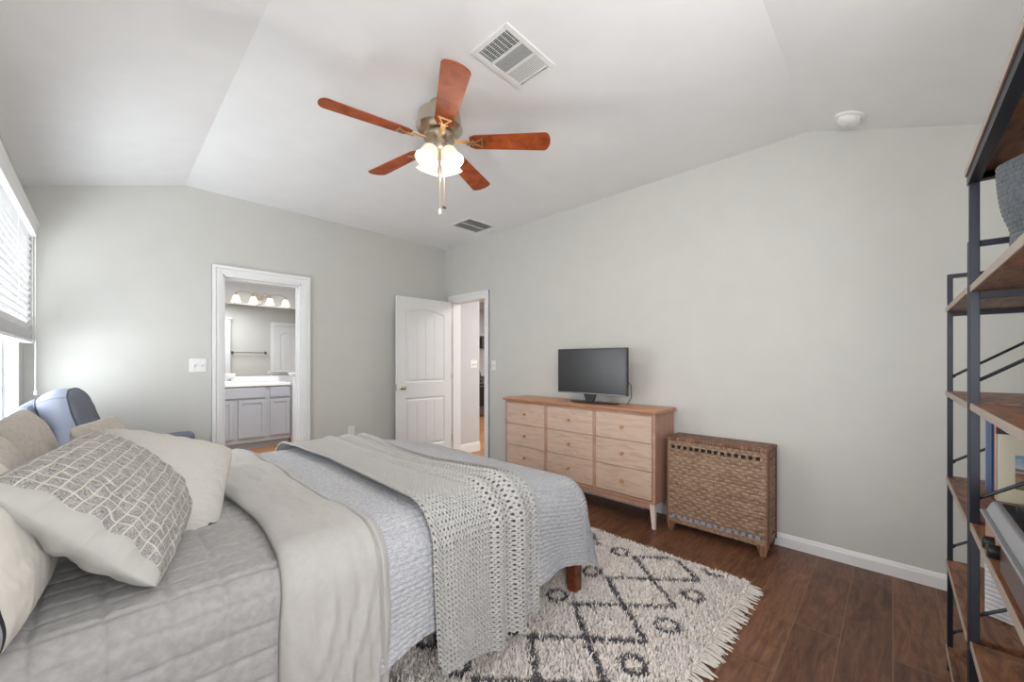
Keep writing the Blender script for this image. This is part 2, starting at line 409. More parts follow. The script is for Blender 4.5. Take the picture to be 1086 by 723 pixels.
def casing_y(name, x0, x1, h, yw, s=-1, w=.08):
    """door casing on a wall of constant y, moulded in three steps; jamb lining inside"""
    b = MB()
    for (a0, a1, t) in ((0, w, .010), (w*.28, w*.62, .016), (w*.66, w, .022)):
        y0, y1 = sorted((yw, yw+s*t))
        b.box(x0-a1, x0-a0, y0, y1, 0, h+a1); b.box(x1+a0, x1+a1, y0, y1, 0, h+a1); b.box(x0-a0, x1+a0, y0, y1, h+a0, h+a1)
    return b
b = casing_y('c', BX0, BX1, DH, YB)
t1 = struct(b.build('trim_1', M['trim']))
b = MB().box(BX0, BX0+.014, YB-.004, YB+.125, 0, DH).box(BX1-.014, BX1, YB-.004, YB+.125, 0, DH).box(BX0, BX1, YB-.004, YB+.125, DH-.014, DH)
b.box(BX0+.014, BX0+.026, YB+.045, YB+.075, 0, DH-.014).box(BX1-.026, BX1-.014, YB+.045, YB+.075, 0, DH-.014).box(BX0+.014, BX1-.014, YB+.045, YB+.075, DH-.026, DH-.014)
struct(b.build('trim_1_jamb', M['trim']))
b = MB()
w = .075
for (a0, a1, t) in ((0, w, .010), (w*.28, w*.62, .016), (w*.66, w, .022)):
    b.box(XR-t, XR, DY0-a1, DY0-a0, 0, DH+a1); b.box(XR-t, XR, DY1+a0, DY1+a1, 0, DH+a1); b.box(XR-t, XR, DY0-a0, DY1+a0, DH+a0, DH+a1)
struct(b.build('trim_2', M['trim']))
struct(MB().box(XR-.003, XR+.125, DY0, DY0+.014, 0, DH).box(XR-.003, XR+.125, DY1-.014, DY1, 0, DH).box(XR-.003, XR+.125, DY0, DY1, DH-.014, DH).build('trim_2_jamb', M['trim']))

# ------------------------------------------------------------ bedroom door leaf, open against the back wall
def raised_panel(b, x0, x1, z0, z1, yf_, s, arch=0, planks=4):
    """a sunk moulded field with vertical planks; s=+1/-1 faces"""
    def outl(i, n=14):
        xa, xb, za, zb = x0+i, x1-i, z0+i, z1-i
        top = [(xb-(xb-xa)*k/n, zb+(arch*math.sin(PI*k/n) if arch else 0)-arch) for k in range(n+1)]
        return [(xa, za), (xb, za)]+top
    prev = None; n0 = None
    levels = [(0, 0), (.012, -.010), (.026, -.010), (.034, -.003)]
    loops = [[(x, yf_+s*d, z) for x, z in outl(i)] for i, d in levels]
    n = len(loops[0]); vv = [p for L in loops for p in L]; ff = []
    for k in range(len(loops)-1):
        for i in range(n): ff.append((k*n+i, k*n+(i+1) % n, (k+1)*n+(i+1) % n, (k+1)*n+i))
    ff.append(tuple(range((len(loops)-1)*n, len(loops)*n)))
    b.add(vv, ff)
    # plank grooves: narrow raised fillets between shallow channels
    xa, xb = x0+.036, x1-.036; pw = (xb-xa)/planks
    for k in range(planks):
        xm = (xa+pw*(k+.5)); zt = z1-.04-arch+(arch*math.sin(PI*(xm-x0)/(x1-x0)) if arch else 0)-.008
        y0, y1 = sorted((yf_-s*.006, yf_+s*.0005))
        b.box(xa+pw*k+.004, xa+pw*(k+1)-.004, y0, y1, z0+.04, zt)
def door_leaf(W_, H, name, planks=4):
    """leaf in local coordinates: hinge at x=0, width towards -x, faces +-y"""
    b = MB(); st = .11; t = .0175
    # frame made of stiles and rails around two openings, both faces moulded
    zs = [(.20, .80), (.98, H-.13)]
    b.box(-W_, -W_+st, -t, t, 0, H).box(-st, 0, -t, t, 0, H)
    b.box(-W_+st, -st, -t, t, 0, zs[0][0]).box(-W_+st, -st, -t, t, zs[0][1], zs[1][0])
    b.box(-W_+st, -st, -t, t, zs[1][1], H)
    b.box(-W_+st, -st, -.006, .006, zs[0][0], zs[0][1]).box(-W_+st, -st, -.006, .006, zs[1][0], zs[1][1])
    for s in (-1, 1):
        raised_panel(b, -W_+st, -st, *zs[0], s*t, s, 0, planks); raised_panel(b, -W_+st, -st, *zs[1], s*t, s, .05, planks)
    # spandrels over the arch
    for s in (-1, 1):
        n = 14; x0, x1 = -W_+st, -st
        pts = [(x1-(x1-x0)*k/n, zs[1][1]-.05+.05*math.sin(PI*k/n)) for k in range(n+1)]
        poly = [(x0, zs[1][1]), (x1, zs[1][1])]+pts
        vv = [(x, s*t, z) for x, z in poly]; m = len(poly)
        ff = []
        for k in range(n): 
            xa, xb = pts[k][0], pts[k+1][0]; ff.append([(xa, s*t, zs[1][1]), (xb, s*t, zs[1][1]), (xb, s*t, pts[k+1][1]), (xa, s*t, pts[k][1])])
        for f in ff: b.add(f, [(0, 1, 2, 3)])
    return b
d1 = empty('door_1', (XR-.045, DY1-.02, .012)); struct(d1); d1.rotation_euler = (0, 0, math.radians(-1.0))
def local(bm_, name, mat, parent, bev=0, smooth=False):
    o = bm_.build(name, mat, None, bev, smooth); o.parent = parent; return o
LW = .78
local(door_leaf(LW, 2.005, 'door_leaf'), 'door_leaf', M['door'], d1)
for s in (-1, 1):
    T = Matrix.Translation((-LW+.065, s*.0175, .93)) @ Matrix.Rotation(-s*PI/2, 4, 'X')
    k = MB().lathe([(.031, 0), (.031, .004), (.024, .008), (.011, .012), (.010, .028), (.018, .034), (.027, .046), (.028, .056), (.022, .066), (.008, .071)], T=T)
    ko = local(k, 'door_knob', M['nickel'], d1, smooth=True); ko['label'] = 'satin metal knob'
local(MB().box(-LW-.002, -LW+.001, -.012, .012, .89, .97), 'latch_plate', M['nickel'], d1)
for z in (.2, 1.0, 1.8):
    local(MB().lathe([(.006, 0), (.006, .09)], (.004, -.02, z), 10), 'hinge', M['nickel'], d1)

# ------------------------------------------------------------ hall and kitchen beyond the bedroom door
slabs('floor', [(XR, 8.0, 2.2, 9.0, -.06, 0)], M['floor2'])
slabs('ceiling', [(XR+.12, 8.0, 2.2, 9.0, 2.62, 2.7)], M['ceiling'])
struct(MB().box(XR+.12, 3.665, 4.175, 4.29, 0, 2.62).build('wall_hall_left', M['hallwall']))
baseboard('baseboard_hall', XR+.12, 3.665, 4.175, 4.175, '-y', .13)
baseboard('baseboard_hall', 3.665, 3.665, 4.175, 4.29, '+x', .13)
struct(MB().box(XR+.12, 8, 2.1, 2.2, 0, 2.62).build('wall_hall_front', M['hallwall']))
struct(MB().box(8, 8.1, 2.1, 9, 0, 2.62).build('wall_hall_right', M['hallwall']))
struct(MB().box(2.9, 8, 7.35, 7.45, 0, 2.62).build('wall_kitchen_back', M['hallwall']))
struct(MB().box(3.33, 3.43, 4.3, 7.35, 0, 2.62).build('wall_kitchen_left', M['hallwall']))
KYF = 6.64
# range
r = empty('kitchen_range', (5.93, 7.0, 0), 'dark stainless kitchen range seen through the open bedroom door', 'stove')
KX0, KX1 = 5.56, 6.32
part(MB().box(KX0, KX1, KYF+.02, 7.3, .02, .88).build('body', M['stainless'], bev=.004), r)
part(MB().box(KX0+.02, KX1-.02, KYF, KYF+.02, .24, .74).build('oven_door', M['blackplastic'], bev=.004), r)
part(MB().tube([(KX0+.06, KYF-.04, .69), (KX1-.06, KYF-.04, .69)], .012).tube([(KX0+.08, KYF-.04, .69), (KX0+.08, KYF, .69)], .008).tube([(KX1-.08, KYF-.04, .69), (KX1-.08, KYF, .69)], .008).build('oven_handle', M['chrome'], smooth=True), r)
part(MB().box(KX0+.02, KX1-.02, KYF, KYF+.02, .05, .22).build('drawer', M['stainless'], bev=.004), r)
part(MB().box(KX0, KX1, KYF+.02, 7.3, .88, .90).build('cooktop', M['blackplastic']), r)
for k in range(4):
    T = Matrix.Translation((KX0+.14+.16*k, KYF, .81)) @ Matrix.Rotation(PI/2, 4, 'X')
    part(MB().lathe([(.02, 0), (.018, .03)], T=T, seg=12).build('knob', M['blackplastic']), r)
kt = empty('kettle', (5.93, 6.84, .90), 'dark kettle standing on the kitchen range', 'kettle')
part(MB().lathe([(.085, 0), (.09, .02), (.085, .08), (.06, .14), (.02, .16), (.012, .175), (.014, .19)], (5.93, 6.84, .901)).build('kettle_body', M['blackplastic'], smooth=True), kt)
part(MB().tube([(5.93+.08*math.cos(a), 6.84, 1.02+.11*math.sin(a)) for a in np.linspace(.15, PI-.15, 10)], .008).build('handle', M['chrome'], smooth=True), kt)
mw = empty('microwave', (5.93, 7.1, 1.50), 'dark microwave mounted over the kitchen range', 'microwave')
part(MB().box(KX0, KX1, 6.93, 7.33, 1.50, 1.84).build('case', M['stainless'], bev=.004), mw)
part(MB().box(KX0+.02, KX1-.16, 6.915, 6.93, 1.55, 1.81).build('microwave_door', M['blackplastic'], bev=.003), mw)
part(MB().box(KX0, KX1, 6.91, 6.93, 1.50, 1.54).build('vent_strip', M['silver']), mw)
def shaker(b, x0, x1, z0, z1, y, t=.018, fr=.05, s=-1):
    y0, y1 = sorted((y, y+s*t)); ym = y+s*t*.45; ya, yb = sorted((y, ym))
    b.box(x0, x0+fr, y0, y1, z0, z1).box(x1-fr, x1, y0, y1, z0, z1).box(x0+fr, x1-fr, y0, y1, z0, z0+fr).box(x0+fr, x1-fr, y0, y1, z1-fr, z1).box(x0+fr, x1-fr, ya, yb, z0+fr, z1-fr)
for (x0, x1, z0, z1, lab) in ((5.56, 6.32, 1.84, 2.46, 'white upper kitchen cabinet above the microwave'), (4.9, 5.55, 1.5, 2.46, 'white upper kitchen cabinet left of the microwave')):
    c = empty('kitchen_cabinet', (x0, 7.1, z0), lab, 'cabinet')
    part(MB().box(x0, x1, 7.0, 7.34, z0, z1).build('body', M['vanity']), c)
    for a, d in ((x0+.005, (x0+x1)/2-.003), ((x0+x1)/2+.003, x1-.005)):
        bb = MB(); shaker(bb, a, d, z0+.005, z1-.005, 7.0); part(bb.build('cabinet_door', M['vanity'], bev=.002), c)
struct(MB().box(4.9, 6.9, 6.9, 7.35, 2.46, 2.62).build('wall_kitchen_soffit', M['hallwall']))

# ------------------------------------------------------------ bathroom
slabs('floor', [(XL, 3.3, YB, 7.2, -.06, 0)], M['floor2'])
slabs('ceiling', [(XL, 3.3, YB+.12, 7.2, 2.44, 2.52)], M['ceiling'])
struct(MB().box(XL, 3.3, 7.10, 7.2, 0, 2.44).build('wall_bathroom_back', M['bathwall']))
struct(MB().box(.30, .40, YB+.12, 7.1, 0, 2.44).build('wall_bathroom_left', M['bathwall']))
struct(MB().box(3.2, 3.3, YB+.12, 7.1, 0, 2.44).build('wall_bathroom_right', M['bathwall']))
struct(MB().box(1.98, 2.75, 6.50, 6.61, 0, 1.04).build('wall_bathroom_half', M['bathwall']))
struct(MB().box(1.955, 2.775, 6.475, 6.635, 1.055, 1.08).box(1.965, 2.765, 6.485, 6.625, 1.04, 1.055).build('trim_3', M['trim'], bev=.003))
v = empty('bathroom_vanity', (1.2, 6.8, 0), 'light grey bathroom vanity cabinet seen through the doorway', 'cabinet')
VF = 6.55; VX0, VX1, VT = .42, 1.96, .895
part(MB().box(VX0, VX1, VF+.002, 7.09, .10, VT).build('body', M['vanity']), v)
part(MB().box(VX0, VX1, VF+.06, 7.09, 0, .10).build('toe_kick', M['vanity']), v)
def vd(x0, x1, z0, z1, nm):
    bb = MB(); shaker(bb, x0, x1, z0, z1, VF, .02, .045 if nm == 'cabinet_door' else .001); return part(bb.build(nm, M['vanity'], bev=.002), v)
vd(.45, .80, .17, .70, 'cabinet_door'); vd(.86, 1.24, .17, .70, 'cabinet_door'); vd(1.30, 1.63, .17, .70, 'cabinet_door'); vd(1.69, 1.945, .17, .70, 'cabinet_door')
part(MB().box(.86, 1.63, VF-.02, VF, .73, .875).build('false_front', M['vanity'], bev=.003), v)
part(MB().box(1.69, 1.945, VF-.02, VF, .73, .875).build('drawer', M['vanity'], bev=.003), v)
ct = MB().box(VX0, VX1, VF-.03, 7.09, VT+.001, .935).box(VX0, VX1, 7.07, 7.09, .935, 1.02).build('countertop', M['counter'], bev=.004)
tag(ct, 'white countertop with backsplash on the grey vanity', 'countertop')
fa = empty('faucet', (1.2, 6.95, .936), 'chrome faucet on the white bathroom counter', 'faucet')
part(MB().box(1.08, 1.30, 6.93, 6.98, .936, .95).build('base', M['chrome'], bev=.004), fa)
part(MB().tube([(1.19, 6.955, .95), (1.19, 6.95, 1.01), (1.19, 6.91, 1.04), (1.19, 6.84, 1.03), (1.19, 6.82, 1.0)], .012).build('spout', M['chrome'], smooth=True), fa)
for s in (-1, 1): part(MB().lathe([(.02, 0), (.022, .02), (.014, .035), (.016, .05)], (1.19+s*.085, 6.955, .95)).tube([(1.19+s*.085, 6.955, .99), (1.19+s*.13, 6.945, 1.01)], .007).build('handle', M['chrome'], smooth=True), fa)
cap_block = MB().box(1.215, 1.325, 6.985, 7.045, .937, 1.03).box(1.195, 1.345, 6.975, 7.055, 1.03, 1.045).box(1.185, 1.355, 6.97, 7.06, 1.045, 1.07).build('stepped_block', M['counter'], bev=.003)  # stand-in block for the wall cap reflected in the mirror
tag(cap_block, 'small white stepped block beside the chrome faucet, added for a reflected wall cap', 'block')
mi = empty('mirror', (1.6, 7.09, 1.03), 'large frameless bathroom mirror above the vanity', 'mirror')
part(MB().box(1.165, 2.5, 7.088, 7.099, 1.025, 2.11).build('mirror_glass', M['mirror']), mi)
vl = empty('vanity_light', (1.68, 7.09, 2.2), 'four-shade bathroom light bar glowing above the mirror', 'wall light')
part(MB().prism([(1.62, 2.27), (1.74, 2.27), (1.71, 2.13), (1.65, 2.13)], 7.07, 7.098, 'y').build('wall_plate', M['nickel'], bev=.004), vl)
for k, x in enumerate((1.36, 1.58, 1.80, 2.02)):
    sgn = -1 if x < 1.68 else 1
    a = Vector((1.68, 7.06, 2.2)); e_ = Vector((x, 6.98, 2.27))
    pts = [a+(e_-a)*t_+Vector((0, 0, .06*math.sin(PI*min(1, t_*1.0))*(1 if t_ > .3 else t_/.3)-.03*math.sin(PI*t_*2)*0)) for t_ in np.linspace(0, 1, 12)]
    ar = part(MB().tube(pts, .006).build('arm', M['nickel'], smooth=True), vl)
    part(MB().lathe([(.006, .035), (.012, .03), (.016, .012), (.032, .0), (.03, -.006)], (x, 6.98, 2.235)).build('socket', M['nickel'], smooth=True), vl)
    sh = part(MB().lathe([(.03, 0), (.045, -.03), (.05, -.06), (.062, -.095), (.058, -.095), (.044, -.055), (.026, -.004)], (x, 6.98, 2.228), cap=False).build('glass_shade', M['bathshade'], smooth=True), vl)
for x in (1.36, 1.58, 1.80, 2.02):
    l = bpy.data.lights.new('vanity_bulb', 'POINT'); l.energy = 1.4; l.shadow_soft_size = .02; l.color = (1, .9, .74); o = bpy.data.objects.new('vanity_bulb', l); C.objects.link(o); o.location = (x, 6.98, 2.155)
tb = empty('towel_bar', (2.1, 4.47, 1.43), 'dark metal towel bar on the bathroom wall, seen in the mirror', 'towel bar')
part(MB().tube([(1.83, 4.53, 1.43), (2.42, 4.53, 1.43)], .009).build('bar', M['stainless'], smooth=True), tb)
for x in (1.83, 2.42): part(MB().box(x-.02, x+.02, 4.461, 4.475, 1.405, 1.455).box(x-.01, x+.01, 4.475, 4.54, 1.42, 1.44).build('bracket', M['stainless'], bev=.003), tb)
d2 = empty('door_2', (3.15, 4.49, .012)); struct(d2); local(door_leaf(.56, 2.0, 'door_leaf', 3), 'door_leaf', M['door'], d2)
struct(MB().box(3.152, 3.2, 4.461, 4.48, 0, 2.1).box(2.52, 2.588, 4.461, 4.48, 0, 2.1).box(2.588, 3.152, 4.461, 4.48, 2.02, 2.1).build('trim_4', M['trim'], bev=.003))
struct(MB().box(BX1, BX1+.08, YB+.121, YB+.14, 0, 2.11).box(BX0-.08, BX0, YB+.121, YB+.14, 0, 2.11).box(BX0, BX1, YB+.121, YB+.14, 2.03, 2.11).build('trim_5', M['trim'], bev=.003))
l_ = MB().box(1.56, 1.78, 4.462, 4.56, 0, 2.1).box(1.54, 1.80, 4.462, 4.58, 2.1, 2.13).build('reflected_block', M['bathwall'], bev=.003)  # pale block added to give the mirror its pale strip
tag(l_, 'narrow pale tall block, added to be reflected at the left edge of the bathroom mirror', 'cabinet')

# ------------------------------------------------------------ window, blind
w1 = empty('window_1', (XL-.05, (WY0+WY1)/2, WZ0)); struct(w1)
xw = XL-.085
b = MB().box(xw-.02, xw+.02, WY0, WY0+.05, WZ0, WZ1).box(xw-.02, xw+.02, WY1-.05, WY1, WZ0, WZ1).box(xw-.02, xw+.02, WY0+.05, WY1-.05, WZ0, WZ0+.05).box(xw-.02, xw+.02, WY0+.05, WY1-.05, WZ1-.05, WZ1).box(xw-.018, xw+.018, WY0+.05, WY1-.05, 1.36, 1.40)
part(b.build('window_frame', M['trim'], bev=.003), w1)
part(MB().box(xw-.003, xw+.003, WY0+.05, WY1-.05, WZ0+.05, 1.36).build('pane', M['glass']), w1)
part(MB().box(xw-.003, xw+.003, WY0+.05, WY1-.05, 1.40, WZ1-.05).build('pane', M['glass']), w1)
part(MB().box(XL-.06, XL+.03, WY0-.03, WY1+.03, WZ0-.022, WZ0).build('window_sill', M['trim'], bev=.004), w1)
bl = empty('window_blind', (XL+.03, (WY0+WY1)/2, 1.38), 'white slatted window blind, lowered halfway over the window', 'blind')
part(MB().prism([(XL+.002, 2.085), (XL+.075, 2.085), (XL+.078, 2.10), (XL+.072, 2.115), (XL+.075, 2.15), (XL+.085, 2.165), (XL+.085, 2.175), (XL+.002, 2.175)], WY0-.06, WY1+.04, 'y').build('valance', M['slat']), bl)
z = 2.06
while z > 1.46:
    T = Matrix.Translation((XL+.038, 0, z)) @ Matrix.Rotation(math.radians(-55), 4, 'Y')
    part(MB().box(-.024, .024, WY0-.02, WY1+.02, -.0014, .0014, T).build('slat', M['slat']), bl); z -= .042
for k in range(9):
    part(MB().box(XL+.014, XL+.062, WY0-.02, WY1+.02, 1.395+.0065*k, 1.398+.0065*k).build('slat', M['slat']), bl)
part(MB().box(XL+.014, XL+.062, WY0-.02, WY1+.02, 1.372, 1.39).build('bottom_rail', M['slat'], bev=.003), bl)
for y in (WY1-.08, (WY0+WY1)/2, WY0+.08):
    for x in (XL+.012, XL+.064): part(MB().tube([(x, y, 1.38), (x, y, 2.09)], .0012, 5).build('ladder_cord', M['cordwhite']), bl)
part(MB().tube([(XL+.07, WY1+.0, 2.08), (XL+.07, WY1+.005, 1.05)], .0022, 6).lathe([(.002, .03), (.006, .02), (.008, 0), (.004, -.003)], (XL+.07, WY1+.005, 1.03), 10).build('pull_cord', M['cordwhite']), bl)

# ------------------------------------------------------------ switches, outlet
def plate(name, loc, rot, w_, h_, label, cat, gangs=1, outlet=False):
    o = empty(name, loc, label, cat); o.rotation_euler = (0, 0, rot)
    local(MB().box(-w_/2, w_/2, -.006, 0, -h_/2, h_/2), 'cover_plate', M['plastic'], o, bev=.002)
    for g in range(gangs):
        x = (g-(gangs-1)/2)*.046
        if outlet:
            for z in (-.02, .02):
                local(MB().lathe([(.016, 0), (.016, .002)], T=Matrix.Translation((x, -.006, z)) @ Matrix.Rotation(PI/2, 4, 'X'), seg=20), 'socket', M['plastic'], o)
                for sx in (-.006, .006): local(MB().box(x+sx-.001, x+sx+.001, -.0085, -.0079, z-.004, z+.005), 'slot', M['dark'], o)
        else:
            T = Matrix.Translation((x, -.006, 0)) @ Matrix.Rotation(math.radians(18), 4, 'X')
            local(MB().box(-.005, .005, -.012, 0, -.012, .012, T), 'toggle', M['plastic'], o, bev=.002)
        for z in ((-.042, .042) if not outlet else (0,)):
            local(MB().lathe([(.003, 0), (.002, .001)], T=Matrix.Translation((x, -.006, z)) @ Matrix.Rotation(PI/2, 4, 'X'), seg=10), 'screw', M['nickel'], o)
    return o
plate('light_switch', (.568, YB, 1.215), 0, .118, .116, 'white double light switch on the wall left of the bathroom doorway', 'light switch', 2)
plate('light_switch', (XR, 3.385, 1.20), -PI/2, .075, .116, 'white light switch on the wall between bedroom door and dresser', 'light switch', 1)
plate('light_switch', (3.56, 4.175, 1.21), 0, .118, .116, 'white double light switch on the hall wall beyond the open door', 'light switch', 2)
plate('wall_outlet', (1.915, YB, .47), 0, .072, .116, 'white wall outlet low on the back wall just above the bed', 'outlet', 1, True)

# ------------------------------------------------------------ ceiling vents, smoke detector
def vent_frame(x0, x1, y0, y1, name, loc, label, cat, fr, mat):
    o = empty(name, loc, label, cat)
    b = MB()
    z0, z1 = ZC-.009, ZC-.0005
    b.box(x0, x1, y0, y0+fr, z0, z1).box(x0, x1, y1-fr, y1, z0, z1).box(x0, x0+fr, y0+fr, y1-fr, z0, z1).box(x1-fr, x1, y0+fr, y1-fr, z0, z1)
    part(b.build('frame', mat, bev=.003), o); return o
vx0, vx1, vy0, vy1 = 1.235, 1.585, 1.225, 1.475
vt = vent_frame(vx0, vx1, vy0, vy1, 'ceiling_vent', (1.41, 1.35, ZC), 'white three-section ceiling vent beside the ceiling fan blade', 'vent', .028, M['plastic'])
part(MB().box(vx0+.028, vx1-.028, vy0+.028, vy1-.028, ZC-.0012, ZC-.0006).build('backing', M['dark']), vt)
sec = [(vx0+.03, vx0+.118, 'open', 9), (vx0+.128, vx0+.212, 'mid', 12), (vx0+.222, vx1-.03, 'shut', 10)]
for a0, a1, kd_, n in sec:
    if kd_ == 'mid':
        part(MB().box(a0-.003, a1+.003, vy0+.027, vy1-.027, ZC-.003, ZC-.0013).build('damper', M['slotgrey']), vt)
    part(MB().box(a1, a1+.010, vy0+.026, vy1-.026, ZC-.009, ZC-.001).build('divider', M['plastic']), vt)
    for k in range(n):
        x = a0+(a1-a0)*(k+.5)/n; ang = {'open': -72, 'mid': -40, 'shut': -14}[kd_]
        T = Matrix.Translation((x, 0, ZC-.0065)) @ Matrix.Rotation(math.radians(ang), 4, 'Y')
        wl = {'open': .0023, 'mid': .0034, 'shut': .0044}[kd_]
        part(MB().box(-wl, wl, vy0+.028, vy1-.028, -.0006, .0006, T).build('louver', M['plastic']), vt)
    if kd_ == 'open':
        for k in range(7):
            y = vy0+.03+(vy1-vy0-.06)*(k+.5)/7; part(MB().box(a0, a1, y-.0018, y+.0018, ZC-.004, ZC-.0025).build('cross_bar', M['plastic']), vt)
part(MB().tube([(vx1-.024, 1.34, ZC-.010), (vx1-.024, 1.40, ZC-.010)], .0018, 6).build('lever', M['silver']), vt)
rx0, rx1, ry0, ry1 = 2.64, 3.035, 3.165, 3.51
vt = vent_frame(rx0, rx1, ry0, ry1, 'return_grille', (2.84, 3.33, ZC), 'off-white return air grille on the ceiling near the room corner', 'vent', .03, M['plastic'])
part(MB().box(rx0+.03, rx1-.03, ry0+.03, ry1-.03, ZC-.002, ZC-.0006).build('backing', M['slot']), vt)
part(MB().box(rx0+.03, rx1-.03, (ry0+ry1)/2-.005, (ry0+ry1)/2+.005, ZC-.009, ZC-.001).build('divider', M['plastic']), vt)
for y0, y1 in ((ry0+.03, (ry0+ry1)/2-.006), ((ry0+ry1)/2+.006, ry1-.03)):
    for k in range(11):
        y = y0+(y1-y0)*(k+.5)/11; T = Matrix.Translation((0, y, ZC-.0055)) @ Matrix.Rotation(math.radians(35), 4, 'X')
        part(MB().box(rx0+.03, rx1-.03, -.0045, .0045, -.0005, .0005, T).build('louver', M['plastic']), vt)
sdx, sdy = 3.02, .178
sd = empty('smoke_detector', (sdx, sdy, zcy(sdy)), 'round white smoke detector on the sloped ceiling', 'smoke detector'); sd.rotation_euler = (math.atan(.355), 0, 0)
local(MB().lathe([(.072, 0), (.072, -.010), (.066, -.014)], seg=36), 'base', M['plastic'], sd, smooth=True)
local(MB().lathe([(.056, -.014), (.056, -.026), (.050, -.036), (.034, -.044), (.012, -.047)], seg=36), 'cover', M['plastic'], sd, smooth=True)
local(MB().lathe([(.009, -.047), (.009, -.050), (.006, -.051)], (-.01, 0, 0), 14), 'test_button', M['plastic'], sd)

# ------------------------------------------------------------ ceiling fan
FX, FY, FZ = 1.362, 1.902, 2.525
fan = empty('ceiling_fan', (FX, FY, ZC), 'ceiling fan with five cherry wood blades and lit glass shades', 'ceiling fan')
c = (FX, FY, 0)
part(MB().lathe([(.062, ZC-.001), (.066, ZC-.012), (.058, ZC-.03), (.05, ZC-.04)], c, 32).build('canopy', M['nickel'], smooth=True), fan)
part(MB().lathe([(.05, ZC-.04), (.10, ZC-.05), (.122, ZC-.065), (.126, ZC-.09), (.126, ZC-.135), (.134, ZC-.14), (.134, ZC-.15), (.118, ZC-.165), (.08, ZC-.178), (.06, ZC-.185)], c, 40).build('motor_housing', M['nickel'], smooth=True), fan)
part(MB().lathe([(.062, 2.565), (.09, 2.56), (.092, 2.545), (.07, 2.535), (.052, 2.525), (.055, 2.50), (.058, 2.48), (.05, 2.462), (.032, 2.45), (.022, 2.44), (.010, 2.428)], c, 32).build('light_fitter', M['nickel'], smooth=True), fan)
for k in range(5):
    a = math.radians(25+72*k)
    T = Matrix.Translation((FX, FY, FZ)) @ Matrix.Rotation(a, 4, 'Z') @ Matrix.Rotation(math.radians(-12), 4, 'X')
    n = 10; out = []
    L0, L1, w0, w1_ = .175, .645, .052, .068
    for i in range(n+1):
        t_ = -PI/2+PI*i/n; out.append((L1-.035+.035*math.cos(t_), w1_*math.sin(t_) if abs(math.sin(t_)) < 1 else w1_*math.sin(t_)))
    out += [(L0+.03, w0), (L0, w0*.7), (L0, -w0*.7), (L0+.03, -w0)]
    bl_ = part(MB().prism(out, -.003, .003, 'z', T).build('blade', M['cherry'], bev=.001), fan)
    ib = MB()
    ib.box(.155, .20, -.014, .014, -.012, -.004, T)
    ib.prism([(.09, -.014), (.165, -.012), (.165, .012), (.09, .014)], .0, .006, 'z', T)
    for s in (-1, 1): ib.prism([(.19, s*.006), (.25, s*.034), (.25, s*.026), (.20, s*.000)] if s > 0 else [(.19, -.006), (.20, 0), (.25, -.026), (.25, -.034)], -.010, -.003, 'z', T)
    ib.prism([(.243, -.036), (.254, -.036), (.254, .036), (.243, .036)], -.010, -.003, 'z', T)
    ib.prism([(.19, -.022), (.2, -.024), (.2, .024), (.19, .022)], -.010, -.003, 'z', T)
    part(ib.build('blade_iron', M['brass'], bev=.001), bl_)
for k in range(4):
    a = math.radians(-170.6+90*k)
    d_ = Vector((math.cos(a), math.sin(a), 0)); tilt = math.radians(24)
    p0 = Vector((FX, FY, 2.478)); p1 = p0+d_*.058+Vector((0, 0, .004)); ax = (d_*math.sin(tilt)+Vector((0, 0, -math.cos(tilt))))
    part(MB().tube([p0+d_*.03, p0+d_*.05+Vector((0, 0, .004)), p1], .011).build('light_arm', M['nickel'], smooth=True), fan)
    T = Matrix.Translation(p1) @ Vector((0, 0, 1)).rotation_difference(ax).to_matrix().to_4x4()
    part(MB().lathe([(.012, -.012), (.024, -.006), (.027, .012), (.024, .02)], T=T, seg=20).build('socket', M['nickel'], smooth=True), fan)
    sh = part(MB().lathe([(.026, .012), (.042, .03), (.048, .055), (.056, .085), (.067, .108), (.062, .108), (.051, .085), (.043, .055), (.037, .032), (.02, .016)], T=T, seg=28, cap=False).build('glass_shade', M['shade'], smooth=True), fan)
    part(MB().sphere(T @ Vector((0, 0, .07)), .024, 14, 8).build('bulb', M['bulb'], smooth=True), sh)
    l = bpy.data.lights.new('fan_bulb', 'POINT'); l.energy = 3.8; l.shadow_soft_size = .022; l.color = (1, .93, .84)
    o = bpy.data.objects.new('fan_bulb', l); C.objects.link(o); o.location = T @ Vector((0, 0, .118))
for (dx, dy, z1_, kn) in ((-.012, -.02, 2.13, True), (.014, -.026, 2.15, False)):
    ch = part(MB().tube([(FX+dx, FY+dy, 2.44), (FX+dx, FY+dy, z1_)], .0016, 6).build('pull_chain', M['brass']), fan)
    if kn: part(MB().lathe([(.003, 0), (.008, -.012), (.010, -.024), (.006, -.034)], (FX+dx, FY+dy, z1_), 14).build('chain_knob', M['plastic'], smooth=True), ch)
    else: part(MB().box(FX+dx-.012, FX+dx+.012, FY+dy-.002, FY+dy+.002, z1_-.014, z1_).build('chain_tag', M['slot'], bev=.001), ch)

